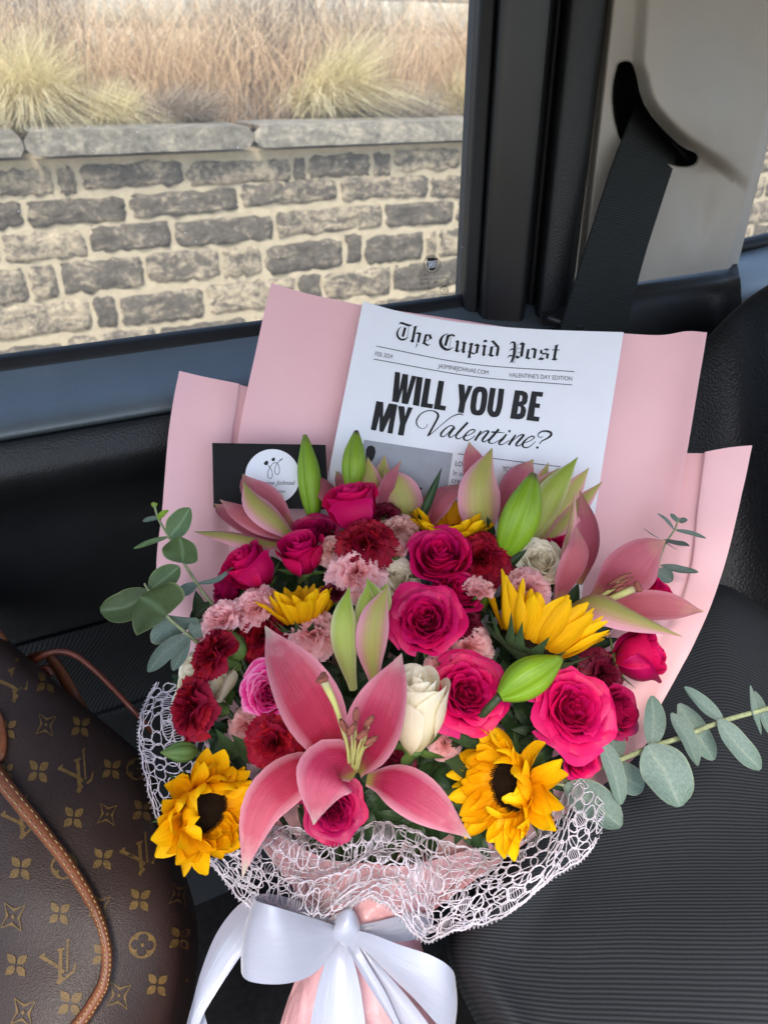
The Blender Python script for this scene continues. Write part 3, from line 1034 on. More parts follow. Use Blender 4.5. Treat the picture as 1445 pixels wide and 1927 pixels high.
def patch(rows, nu, nv, fn=None):
    g0 = np.array([[P(*q) for q in r] for r in rows])
    a = np.array([spline(r, nu) for r in g0])
    b = np.array([spline(c, nv) for c in a.transpose(1, 0, 2)]).transpose(1, 0, 2)
    return b


m = Mesher().grid(patch([
    [(1235, 800, .95), (1348, 660, .97), (1408, 596, .96), (1455, 552, .93), (1560, 500, .86)],
    [(1215, 765, .84), (1332, 638, .86), (1394, 578, .855), (1448, 540, .83), (1550, 488, .77)],
    [(1208, 790, .80), (1326, 660, .825), (1392, 600, .82), (1450, 562, .79), (1560, 510, .73)],
    [(1200, 900, .79), (1300, 860, .81), (1380, 845, .815), (1452, 830, .785), (1570, 800, .72)],
    [(1180, 1040, .785), (1280, 1010, .80), (1375, 1010, .805), (1455, 1060, .775), (1575, 1120, .71)],
    [(1150, 1250, .785), (1250, 1170, .795), (1360, 1125, .80), (1452, 1170, .77), (1575, 1240, .705)]], 40, 50))
m.build("seat_backrest", M['vinyl'], car)
cush = patch([
    [(1060, 1215, .90), (1130, 1195, .815), (1250, 1132, .812), (1347, 1094, .808), (1450, 1150, .775), (1580, 1225, .705)],
    [(1040, 1260, .87), (1110, 1240, .77), (1240, 1180, .765), (1348, 1140, .76), (1455, 1190, .735), (1585, 1250, .68)],
    [(990, 1430, .82), (1070, 1410, .70), (1210, 1360, .695), (1350, 1320, .685), (1460, 1350, .66), (1600, 1380, .62)],
    [(890, 1640, .74), (960, 1625, .60), (1110, 1600, .60), (1290, 1580, .59), (1460, 1580, .57), (1620, 1580, .55)],
    [(840, 1780, .70), (868, 1775, .545), (1000, 1790, .53), (1200, 1790, .52), (1460, 1790, .50), (1640, 1790, .49)],
    [(905, 1945, .66), (950, 1940, .495), (1050, 1960, .475), (1250, 1980, .465), (1460, 1990, .455), (1640, 1990, .45)],
    [(960, 2050, .64), (1010, 2060, .47), (1100, 2120, .45), (1250, 2160, .44), (1460, 2180, .43), (1640, 2180, .43)]], 60, 90)
nn = np.array([[noise.noise(Vector(p) * 9) for p in r] for r in cush])
cush = cush + nn[:, :, None] * 0.004 * np.array([0, 0, 1.0])
arc = np.concatenate([[0], np.cumsum(np.linalg.norm(np.diff(cush[:, 30], axis=0), axis=1))])
uu_, vv_ = np.meshgrid(np.linspace(0, 1, 60), arc / arc[-1] * 150)
Mesher().grid(cush, uv=np.stack([uu_, vv_], -1)).build("seat_cushion", M['rib'], car)
sk = patch([[(840, 1780, .70), (905, 1945, .66), (960, 2050, .64)], [(780, 1850, .80), (860, 2050, .78), (900, 2200, .76)]], 12, 8)
Mesher().grid(sk).build("seat_base", M['carpet'], car)

Mesher().box((-1.2, -0.6, 0.34), (1.3, 0.80, 0.38)).build("floor", M['carpet'], car, smooth=False)
Mesher().box((0.60, 0.742, 0.38), (1.5, 0.80, 1.205)).build("light_stop_panel", M['plastic'], car, smooth=False)  # added behind the trim to stop daylight leaking through its gaps
if SHADE_ROOF:  # unseen roof slab, its reach trimmed to set the skylight inside
    Mesher().box((-0.75, -0.18, EYE[2] + 0.33), (1.5, 0.80, EYE[2] + 0.37)).build("shade_roof", M['beige'], car, smooth=False)

# =================================================================== flowers: builders
HANDLE = P(655, 1720, .56)
PX = 1.0 / FPX


def stem_to(root, start, rad=0.0026, mat=None):
    """stalk from the flower down into the gathered handle"""
    s = np.asarray(start, float)
    e = HANDLE + (s - P(700, 1350, .58)) * 0.10
    mid = s * 0.5 + e * 0.5 + V_F * 0.05
    return Mesher().tube(spline([s, mid, e], 8), [rad, rad * 1.1, rad * 1.2], 6).build("stem", mat or M['stem'], root)


def rose(label, px, py, d, r, ax, kind, mat, seed, sepals=True, spin=None, squash=1.0, calm=1.0):
    rr = random.Random(seed)
    R = (0.92 if kind == 'open' else 1.02) * r * d * PX
    axis = DV(*ax)
    fr = frame(axis, rr.uniform(0, 6.28) if spin is None else spin)
    t = thing("rose", label, "rose", P(px, py, d), fr, R, group="roses in the bouquet")
    n, H, drop, flare, wav, lean = {'open': (38, 1.0, .32, .40, .085, .30), 'half': (26, 1.25, .26, .30, .05, .26), 'cup': (17, 1.75, .10, .22, .02, .18)}[kind]
    H *= squash
    flare, wav = flare * calm, wav * calm
    for i in range(n):
        q = i / (n - 1.0)
        ph = i * 2.39996 + rr.uniform(-.25, .25)
        ri = (0.07 + 0.80 * q ** 0.85) * (1 + (rr.uniform(-.09, .09) if kind == 'open' else rr.uniform(-.03, .03)))
        W = (1.75 - 0.75 * q) * rr.uniform(.9, 1.1)
        zt = H * (0.47 - drop * q ** 1.6) + rr.uniform(-.03, .03) - (0.06 if q < .25 and kind == 'open' else 0)
        zb = -H * 0.5
        nu, nv = 11, 9
        u = np.linspace(-1, 1, nu)[None, :]
        v = np.linspace(0, 1, nv)[:, None]
        top = 1 - 0.20 * np.abs(u) ** 2.6 + wav * np.sin(u * 4 + seed + i)
        z = zb + (zt - zb) * v * top + wav * .5 * np.sin(u * 6 + i * 2.3) * v ** 3
        prof = 0.30 + 0.70 * np.sin(np.minimum(v / 0.62, 1) * math.pi / 2)
        fl = flare * q ** 1.3 * rr.uniform(.6, 1.25)
        cu = np.maximum(v - 0.68, 0) / 0.32
        rad = ri * prof + fl * cu ** 1.8 * 0.75 + 0.055 * u * (0.6 + q) + wav * 0.8 * np.sin(u * 5 + i * 1.7) * v ** 2
        z = z - fl * cu ** 2.5 * 0.42
        # the rim of each outer petal folds into a shallow point
        rad = rad + fl * 0.25 * cu ** 2 * np.maximum(0, 1 - np.abs(u) * 1.5)
        # outer petals taper towards the receptacle and hug the cup
        a = ph + u * W * (0.55 + 0.45 * np.sin(np.minimum(v * 1.25, 1) * math.pi / 2)) * (1 - 0.15 * q)
        pts = np.stack([rad * np.cos(a), rad * np.sin(a), z * np.ones_like(a)], -1)
        Mesher().grid(pts).build("petal", mat, t, world_space=False)
    # receptacle, sepals, stalk
    zb = -H * 0.5
    m = Mesher().lathe([(0.01, zb - .34), (.10, zb - .33), (.18, zb - .22), (.27, zb - .08), (.34, zb + .05), (.30, zb + .12), (0.02, zb + .14)], 12)
    m.build("receptacle", M['calyx'], t, world_space=False)
    if sepals:
        for k in range(5):
            a = k * 1.2566 + rr.uniform(-.2, .2)
            c = np.array([math.cos(a), math.sin(a), 0])
            sp = rr.uniform(.5, 1.0)
            path = spline(np.array([c * .28 + (0, 0, zb), c * .62 + (0, 0, zb + .06), c * (.80 + .1 * sp) + (0, 0, zb + .26 * sp), c * (1.02 + .12 * sp) + (0, 0, zb + .42 * sp)]), 9)
            Mesher().grid(blade(path, [.13, .17, .14, .08, .005], c * .6 + np.array([0, 0, -.8]), cup=-.3, nu=5)).build("sepal", M['calyx'], t, world_space=False)
    p0 = P(px, py, d) + axis * (zb - .3) * R
    stem_to(t, p0)
    return t


def carnation(label, px, py, d, r, ax, mat, seed, bud=0.0, calyx=True, spin=None, dens=1.0):
    rr = random.Random(seed)
    R = 1.14 * r * d * PX
    axis = DV(*ax)
    fr = frame(axis, rr.uniform(0, 6.28) if spin is None else spin)
    t = thing("carnation", label, "carnation", P(px, py, d), fr, R, group="carnations in the bouquet")
    n = int(40 * dens)
    zb = -0.42 - bud * 0.5
    for i in range(n):
        q = (i + .5) / n
        ph = i * 2.39996 + rr.uniform(-.3, .3)
        th = (8 + 78 * q ** 0.9) * (1 - 0.62 * bud) * math.pi / 180
        L = (0.72 + 0.34 * q) * rr.uniform(.92, 1.08) * (1 + 0.4 * bud)
        nu, nv = 17, 7
        u = np.linspace(-1, 1, nu)[None, :]
        v = np.linspace(0, 1, nv)[:, None]
        W = (0.44 + 0.16 * q) * rr.uniform(.85, 1.15) * (1 - .25 * bud)
        wv = 0.16 + 0.84 * v ** 0.9
        zig = (0.03 if 'pink' in mat.name or 'peach' in mat.name else 0.05) * np.where(np.arange(nu) % 2 == 0, 1.0, -1.0)[None, :] * np.minimum(1, np.maximum(0, (v - .72) / .28)) * np.array([[rr.uniform(.3, 1.5) for _ in range(nu)]])
        Lu = L * (1 - 0.22 * np.abs(u) ** 2.2)
        s = v * Lu * (1 + zig)
        curl = 0.32 * q * v ** 2
        ang = th * (0.55 + 0.45 * v) + curl * (1 - bud)
        out = np.sin(ang) * s
        up = np.cos(ang) * s
        k1, k2 = rr.uniform(2.6, 4.2), rr.uniform(5, 7)
        p1, p2 = rr.uniform(0, 6.28), rr.uniform(0, 6.28)
        ruf = (0.15 * np.sin(u * k1 + p1) + 0.06 * np.sin(u * k2 + p2)) * v ** 1.6 * (1 - .35 * bud)
        cx, sx = math.cos(ph), math.sin(ph)
        lat = u * W * wv
        # ruffle moves along the petal's own normal
        nx, nz = np.cos(ang), -np.sin(ang)
        X = 0.03 + out + nx * ruf
        Z = zb + up + nz * ruf
        pts = np.stack([X * cx - lat * sx, X * sx + lat * cx, Z * np.ones_like(lat)], -1)
        Mesher().grid(pts).build("petal", mat, t, world_space=False)
    if calyx:
        z0 = zb
        m = Mesher().lathe([(.02, z0 - .95), (.12, z0 - .94), (.20, z0 - .80), (.235, z0 - .45), (.25, z0 - .1), (.29, z0 + .16), (.26, z0 + .17)], 14, fn=lambda a, z: 1 + .03 * np.cos(a * 5))
        m.build("calyx", M['calyx'], t, world_space=False)
        for k in range(5):
            a = k * 1.2566 + .3
            c = np.array([math.cos(a), math.sin(a), 0])
            path = spline(np.array([c * .27 + (0, 0, z0 + .05), c * .33 + (0, 0, z0 + .25), c * .42 + (0, 0, z0 + .46)]), 6)
            Mesher().grid(blade(path, [.17, .13, .01], c, cup=-.3, nu=5)).build("calyx_tip", M['calyx'], t, world_space=False)
        for k in range(4):
            a = k * 1.5708
            c = np.array([math.cos(a), math.sin(a), 0])
            path = spline(np.array([c * .17 + (0, 0, z0 - .92), c * .25 + (0, 0, z0 - .72), c * .27 + (0, 0, z0 - .5)]), 6)
            Mesher().grid(blade(path, [.14, .13, .01], c, cup=-.3, nu=5)).build("bract", M['calyx'], t, world_space=False)
    stem_to(t, P(px, py, d) + axis * (zb - .9) * R, 0.0021)
    return t


def sunflower(label, px, py, d, r, ax, seed, elev=(15, 40), disc=0.36, n=34, curl=(0.0, 0.2), spin=None, length=(.50, .68), wid=.135, wild=0.0, stretch=1.0, bracts=16, elev_fn=None):
    rr = random.Random(seed)
    R = r * d * PX
    axis = DV(*ax)
    fr = frame(axis, 0.0 if spin is None else spin)
    t = thing("sunflower", label, "sunflower", P(px, py, d), fr, R, group="sunflowers in the bouquet")
    # disc with its packed florets
    m = Mesher().lathe([(disc * 1.04, -.10), (disc * 1.02, 0), (disc * .8, .05), (disc * .45, .03), (.01, .0)], 24)
    m.build("disc", M['sun_disc'], t, world_space=False)
    m = Mesher()
    N = 620
    for i in range(N):
        q = math.sqrt((i + .5) / N)
        a = i * 2.39996
        rad = disc * q
        z = 0.052 * math.sin(min(1, q * 1.25) * math.pi / 2) - 0.02 * (1 - q)
        h = 0.018 + 0.035 * max(0, q - .55) + rr.uniform(0, .012)
        w = 0.0085
        c = np.array([rad * math.cos(a), rad * math.sin(a), z])
        tx = np.array([-math.sin(a), math.cos(a), 0]) * w
        rx = np.array([math.cos(a), math.sin(a), 0]) * w
        m.poly([c - tx - rx, c + tx - rx, c + tx + rx, c - tx + rx, c + np.array([0, 0, h]) + rx * .8], [(0, 1, 4), (1, 2, 4), (2, 3, 4), (3, 0, 4)])
    m.build("disc_florets", M['sun_disc'], t, world_space=False, kind="stuff")
    for layer in range(2):
        for k in range(n // 2):
            a = (k + .5 * layer + rr.uniform(-.28, .28)) * 2 * math.pi / (n // 2)
            c = np.array([math.cos(a), math.sin(a), 0])
            e = math.radians(rr.uniform(*elev)) + layer * -.18
            cu = rr.uniform(*curl)
            if elev_fn:
                e, cu = elev_fn(a, e, cu, rr)
            L = rr.uniform(*length) * (1.0 + .06 * layer)
            side = np.array([-math.sin(a), math.cos(a), 0]) * rr.uniform(-.25, .25) * (1 + wild)
            pts, pos, ang = [], c * disc * .93 + np.array([0, 0, -.02 - .04 * layer]), e
            nseg = 9
            for s_ in range(nseg):
                pts.append(pos.copy())
                pos = pos + (c * math.cos(ang) + np.array([0, 0, math.sin(ang)]) + side * (s_ / nseg)) * L / (nseg - 1)
                ang += cu * 2.2 / nseg
            pts = np.array(pts)
            nrm = -c * math.sin(e) + np.array([0, 0, math.cos(e)])
            w = wid * rr.uniform(.8, 1.2) * np.array([.40, .72, .94, 1.04, 1.06, 1.0, .86, .60, .14])
            Mesher().grid(blade(pts, w, nrm, cup=rr.uniform(.25, .6), nu=7, fold=rr.uniform(-.1, .25), wave=.14 + .1 * wild, wk=6, ph=rr.uniform(0, 6), twist=rr.uniform(-.35, .35) * (1 + wild))).build("ray_petal", M['sun_ray'], t, world_space=False)
    m = Mesher().lathe([(.02, -.30), (.10, -.28), (disc * .8, -.20), (disc * 1.05, -.08), (disc * .9, -.05)], 16)
    m.build("flower_base", M['bract'], t, world_space=False)
    for k in range(bracts):
        a = k * 2 * math.pi / bracts * 2 + (k >= bracts / 2) * .39 + rr.uniform(-.1, .1)
        c = np.array([math.cos(a), math.sin(a), 0])
        up = rr.uniform(-.05, .20) if elev[0] > 35 else rr.uniform(-.1, .12)
        path = spline(np.array([c * disc * .75 + (0, 0, -.20), c * (disc + .10) + (0, 0, -.15), c * (disc + .22) + (0, 0, -.12 + up * .6), c * (disc + .40) + (0, 0, -.08 + up * 1.5)]), 8)
        Mesher().grid(blade(path, np.array([.10, .135, .10, .05, .004]) * (.78 if elev[0] > 35 else 1), np.array([0, 0, 1.]) - c * .4, cup=.25, nu=5)).build("bract", M['bract'], t, world_space=False)
    stem_to(t, P(px, py, d) - axis * .3 * R, 0.004)
    return t


LW = np.array([.30, .40, .55, .72, .87, .96, 1.0, .99, .93, .82, .66, .44, .20, .02])


def px_path(ctrl, n):
    return P(spline(np.array(ctrl, float), n))


def tepal(root, ctrl, hw, nrm, mat, cup=.35, fold=0.0, wave=.05, name="petal", twist=0.0, prof=LW, nu=9, label=None, curl=0.0, ph=None):
    pt = px_path(ctrl, 15)
    dm = np.mean([c[2] for c in ctrl])
    w = lerp_list(prof, 15) * hw * dm * PX
    pts = blade(pt, w, DV(*nrm), cup=cup, nu=nu, fold=fold, wave=wave, wk=10, ph=rng.uniform(0, 6) if ph is None else ph, twist=twist, curl=curl)
    return Mesher().grid(pts).build(name, mat, root, label=label)


def bud(root, base, tip, r, mat=None, name="bud", bend=0.0, prof=None, lobes=3, amp=.10, spin=0.4):
    b, tp = P(*base), P(*tip)
    ax = tp - b
    L = np.linalg.norm(ax)
    fr = frame(unit(ax), spin)
    R = r * (base[2] + tip[2]) / 2 * PX
    z = np.linspace(0, 1, 18)
    pr = np.array([.28, .56, .78, .92, .99, 1.0, .95, .83, .64, .42, .16]) if prof is None else np.array(prof)
    rad = np.interp(z, np.linspace(0, 1, len(pr)), pr) * R
    ang = np.linspace(0, 2 * math.pi, 36, endpoint=False)
    ripple = 1 + amp * np.cos(lobes * ang)[None, :] - .17 * np.maximum(0, np.cos(lobes * ang + math.pi)) [None, :] ** 8 + .012 * np.cos(ang * 12)[None, :]
    rr_ = rad[:, None] * ripple
    pts = np.stack([rr_ * np.cos(ang), rr_ * np.sin(ang), (z * L)[:, None] * np.ones((1, 36))], -1)
    pts[:, :, 0] += (bend * L * np.sin(z * math.pi))[:, None]
    pts = pts @ fr.T + b
    return Mesher().grid(pts, closed_u=True).build(name, mat or M['bud'], root)


def lily(label, base, tepals, deep_stem=True):
    t = thing("lily", label, "lily", P(*base), group="pink lilies in the bouquet")
    for a in tepals:
        tepal(t, *a[:-1], **a[-1])
    if deep_stem:
        stem_to(t, P(*base) , 0.003)
    return t


# =================================================================== wrapping behind the flowers
def sheet(name, rows, label, mat, wave=0.0, seed=1, nu=40, nv=40, crinkle=0.0, group="pink wrapping sheets round the bouquet"):
    g0 = patch(rows, nu, nv)
    cr_ = crinkle or 0.0022
    if cr_:
        for j in range(nv):
            for i in range(nu):
                p = Vector(g0[j, i]) * (28 if crinkle else 9) + Vector((seed * 7.0, 0, 0))
                g0[j, i] -= V_F * cr_ * (noise.noise(p) + .6 * abs(noise.noise(p * 2.3)))
    o = Mesher().grid(g0).build(name, mat)
    return tag(o, label, "wrapping paper", group)


sheet("wrapping_paper", [
    [(511, 533, .705), (575, 552, .695), (640, 566, .690), (700, 578, .69), (850, 600, .715), (1010, 624, .715), (1090, 624, .705), (1150, 626, .70), (1240, 631, .70), (1290, 624, .695), (1329, 626, .685)],
    [(482, 660, .70), (550, 672, .69), (620, 685, .685), (690, 690, .69), (850, 720, .71), (1010, 740, .71), (1080, 742, .70), (1140, 742, .70), (1222, 744, .70), (1272, 742, .695), (1310, 741, .685)],
    [(450, 815, .69), (525, 830, .685), (600, 840, .68), (680, 850, .69), (850, 860, .70), (1000, 870, .70), (1070, 872, .70), (1120, 872, .70), (1200, 876, .70), (1250, 876, .695), (1287, 876, .685)],
    [(432, 1000, .67), (520, 1010, .67), (600, 1010, .67), (690, 1010, .68), (850, 1010, .69), (980, 1020, .69), (1040, 1020, .69), (1090, 1020, .69), (1170, 1020, .69), (1220, 1020, .685), (1258, 1020, .68)],
    [(450, 1250, .63), (540, 1250, .64), (620, 1250, .645), (700, 1250, .65), (850, 1250, .66), (950, 1250, .66), (1000, 1250, .66), (1040, 1250, .66), (1090, 1250, .66), (1130, 1250, .655), (1160, 1250, .65)],
    [(560, 1560, .60), (600, 1560, .61), (640, 1560, .615), (680, 1560, .62), (740, 1560, .62), (790, 1560, .62), (810, 1560, .62), (830, 1560, .615), (850, 1560, .61), (870, 1560, .605), (890, 1560, .60)],
    [(600, 1720, .575), (615, 1720, .585), (630, 1720, .59), (645, 1720, .595), (680, 1720, .60), (710, 1720, .60), (725, 1720, .60), (740, 1720, .595), (755, 1720, .59), (770, 1720, .585), (790, 1720, .57)]],
      "tall pink paper sheet standing behind the white page, widest of the bouquet", M['pink_wrap'], nu=70, nv=60)
sheet("wrapping_paper", [
    [(338, 698, .700), (380, 708, .692), (420, 716, .692), (449, 722, .698), (452, 724, .703), (466, 728, .705)],
    [(326, 760, .695), (370, 766, .688), (412, 772, .687), (442, 776, .695), (446, 776, .70), (461, 776, .70)],
    [(317, 822, .690), (362, 826, .684), (404, 830, .684), (434, 833, .69), (440, 833, .695), (470, 834, .695)],
    [(306, 960, .680), (352, 964, .672), (398, 968, .672), (430, 970, .68), (470, 970, .685), (520, 970, .685)],
    [(296, 1080, .660), (345, 1085, .652), (395, 1090, .655), (440, 1095, .66), (490, 1095, .665), (540, 1095, .665)],
    [(322, 1205, .635), (370, 1210, .628), (420, 1215, .632), (470, 1220, .636), (520, 1220, .64), (560, 1220, .64)],
    [(420, 1480, .60), (450, 1485, .60), (490, 1490, .60), (530, 1495, .60), (560, 1500, .605), (600, 1500, .61)],
    [(590, 1720, .57), (600, 1720, .575), (615, 1720, .58), (630, 1720, .58), (640, 1720, .585), (650, 1720, .59)]],
      "short pink paper sheet with a fold, left beside the black card", M['pink_wrap'], nu=44, nv=56)
sheet("wrapping_paper", [
    [(1250, 853, .705), (1300, 853, .698), (1324, 853, .694), (1327, 850, .688), (1372, 842, .683), (1414, 838, .68)],
    [(1225, 950, .70), (1288, 950, .692), (1310, 950, .688), (1316, 949, .684), (1356, 946, .68), (1391, 944, .678)],
    [(1195, 1080, .69), (1265, 1080, .68), (1292, 1080, .678), (1300, 1080, .674), (1334, 1081, .670), (1358, 1080, .668)],
    [(1170, 1190, .67), (1220, 1190, .66), (1245, 1190, .658), (1265, 1192, .654), (1292, 1196, .650), (1310, 1200, .648)],
    [(1080, 1310, .66), (1140, 1320, .645), (1170, 1325, .64), (1200, 1328, .635), (1222, 1330, .63), (1240, 1330, .628)],
    [(980, 1430, .65), (1060, 1440, .63), (1100, 1440, .625), (1130, 1440, .618), (1160, 1440, .61), (1178, 1440, .606)],
    [(760, 1720, .595), (775, 1720, .59), (780, 1720, .585), (785, 1720, .58), (795, 1720, .575), (805, 1720, .57)]],
      "pink paper sheet at the right end, leaning on the seat behind the grey eucalyptus tip", M['pink_wrap'], nu=44, nv=56)
sheet("wrapping_paper", [
    [(455, 1500, .60), (520, 1560, .57), (600, 1610, .552), (690, 1625, .546), (780, 1620, .548), (880, 1600, .565), (985, 1540, .60)],
    [(540, 1650, .575), (580, 1665, .552), (630, 1672, .540), (690, 1676, .534), (750, 1676, .538), (810, 1660, .552), (880, 1640, .585)],
    [(572, 1700, .57), (600, 1705, .545), (640, 1712, .532), (690, 1716, .526), (740, 1716, .530), (785, 1710, .545), (812, 1700, .575)],
    [(596, 1745, .57), (612, 1748, .545), (640, 1750, .530), (680, 1752, .524), (720, 1752, .528), (756, 1748, .542), (786, 1740, .575)],
    [(560, 1830, .565), (585, 1835, .54), (625, 1840, .523), (680, 1842, .516), (730, 1842, .521), (775, 1838, .538), (806, 1830, .57)],
    [(524, 1940, .555), (555, 1945, .53), (610, 1950, .512), (680, 1955, .505), (740, 1952, .510), (790, 1945, .528), (826, 1935, .56)],
    [(500, 2080, .54), (540, 2090, .515), (600, 2100, .498), (680, 2105, .49), (750, 2100, .496), (800, 2090, .512), (840, 2080, .545)]],
      "crinkled thin pink paper gathered into the handle below the lace", M['pink_wrap_thin'], nu=70, nv=70, crinkle=.007, seed=3)

# =================================================================== printed page
news_rows = []
for t_ in (0, .14, .28, .42, .56, .7, .85, 1.0):
    row = []
    for s_ in np.linspace(0, 1, 9):
        x = 683 + 490 * s_ - 126 * t_ + 26 * s_ * t_
        y = 567 + 58 * s_ + 626 * t_ + 4 * s_ * t_
        sag = 18 * math.sin(math.pi * s_ ** .8) * (1 - .7 * t_)
        row.append((x, y + sag, 0.672 - 0.030 * t_ - 0.012 * math.sin(math.pi * s_) * (1 - .6 * t_) + .004 * s_))
    news_rows.append(row)
npatch = patch(news_rows, 60, 60)
news_m = Mesher().grid(npatch)
news = news_m.build("newspaper_page", M['news'])
tag(news, "white printed page reading The Cupid Post, tucked between pink paper and lilies", "printed page")
news_bvh = news_m.bvh()


class Decal:
    """flat print laid on a surface: 2-D outlines given in photograph pixels are cast onto the surface"""

    def __init__(self, bvh, lift=0.00025, step=0.0000012):
        self.bvh, self.lift, self.step, self.k = bvh, lift, step, 0
        self.ms = Mesher()

    def tris(self, pts, faces):
        out = []
        for x, y in pts:
            r_ = ray(x, y)
            r_ = r_ / np.linalg.norm(r_)
            hit, nn, idx, dist = self.bvh.ray_cast(Vector(EYE), Vector(r_))
            if hit is None:
                return
            nn = np.array(nn)
            if nn @ r_ > 0:
                nn = -nn
            out.append(np.array(hit) + nn * (self.lift + self.step * self.k))
        self.k += 1
        self.ms.poly(out, faces)

    def poly(self, pts, *holes):
        loops = [[Vector((x, y, 0)) for x, y in lp] for lp in (pts,) + holes]
        flat = [p for lp in (pts,) + holes for p in lp]
        f = tessellate_polygon(loops)
        self.tris(flat, [tuple(t) for t in f])

    def stroke(self, pts, w, n=None, closed=False, smooth=True):
        pts = np.array(pts, float)
        n = n or max(8, len(pts) * 5)
        c = spline(pts, n, closed) if (smooth and len(pts) > 2) else spline(pts[[0, -1]], n) if len(pts) == 2 else pts
        ww = lerp_list(np.atleast_1d(w), len(c))[:, None] / 2
        t = unit(np.gradient(c, axis=0)) if not closed else unit(np.roll(c, -1, 0) - np.roll(c, 1, 0))
        nrm = np.stack([-t[:, 1], t[:, 0]], 1)
        a, b = c + nrm * ww, c - nrm * ww
        m_ = len(c)
        f = [(i, (i + 1) % m_, m_ + (i + 1) % m_, m_ + i) for i in range(m_ if closed else m_ - 1)]
        self.tris(np.vstack([a, b]), f)

    def circle(self, x, y, r, ry=None, n=24):
        ry = ry or r
        self.poly([(x + r * math.cos(a), y + ry * math.sin(a)) for a in np.linspace(0, 2 * math.pi, n, endpoint=False)])

    def text(self, s, p0, p1, cap, shear=0.0, offset=0.0, flip=False):
        """letters from p0 to p1 along the base line, cap = height of the capitals"""
        cu = bpy.data.curves.new("lettering", 'FONT')
        cu.body = s
        cu.shear = shear
        cu.offset = offset
        cu.resolution_u = 3
        ob = bpy.data.objects.new("lettering", cu)
        COL.objects.link(ob)
        dg = bpy.context.evaluated_depsgraph_get()
        me = ob.evaluated_get(dg).to_mesh()
        v = np.array([q.co[:2] for q in me.vertices])
        f = [tuple(q.vertices) for q in me.polygons]
        ob.evaluated_get(dg).to_mesh_clear()
        bpy.data.objects.remove(ob)
        bpy.data.curves.remove(cu)
        if len(v) == 0:
            return
        x0, x1 = v[:, 0].min(), v[:, 0].max()
        p0, p1 = np.array(p0, float), np.array(p1, float)
        ex = (p1 - p0) / (x1 - x0)
        up = np.array([(p1 - p0)[1], -(p1 - p0)[0]])
        up = up / np.linalg.norm(up) * cap / 0.69
        if up[1] > 0:
            up = -up
        q = p0 + (v[:, 0:1] - x0) * ex + v[:, 1:2] * up
        self.tris(q, f)

    def build(self, name, mat, parent):
        return self.ms.build(name, mat, parent, smooth=False)


def Z(sc, ox, oy):
    return lambda pts: [(ox + x * sc, oy + y * sc) for x, y in pts]


# text set while the scene is still small
D1 = Decal(news_bvh)
D1s = Decal(news_bvh)
D1s.text("FEB 2024", (705.5, 669.5), (738, 675), 8.0)
D1s.text("JASMINEJOHNAE.COM", (823.7, 692.3), (918, 705.5), 8.0)
D1s.text("VALENTINE'S DAY EDITION", (957, 709.5), (1075.5, 716.5), 8.0)
D1s.text("LOVES", (856, 876.5), (886, 880.5), 9.0, offset=.012)
D1s.text("YOU", (944, 886), (966, 889), 9.0, offset=.012)
D1s.text("In our", (852, 894), (880, 898), 9.5)
D1s.text("creative", (849, 908), (889, 913), 9.5)
D1s.text("and under", (838, 952), (886, 957), 9.5)
D1s.text("engraving", (836, 967), (884, 973), 9.5)
D1s.text("that", (836, 981), (855, 984), 9.5)
for a, b, c in (((708.5, 651.6), (885, 685), (1080, 699.5)), ((703, 676), (890, 708.5), (1076, 724.5)), ((861.5, 854), (957, 866.5), (1054, 878.5))):
    D1s.stroke([a, b, c], 1.5, 24)

z1, z2 = Z(.11765, 740, 595), Z(.11073, 900, 610)


def bl(zf, polys, strokes):
    for p in polys:
        D1.poly(zf(p))
    for p, w in strokes:
        sc = .1145
        D1.stroke(zf(p), np.array(w) * sc if np.ndim(w) else [w * sc] * 2)


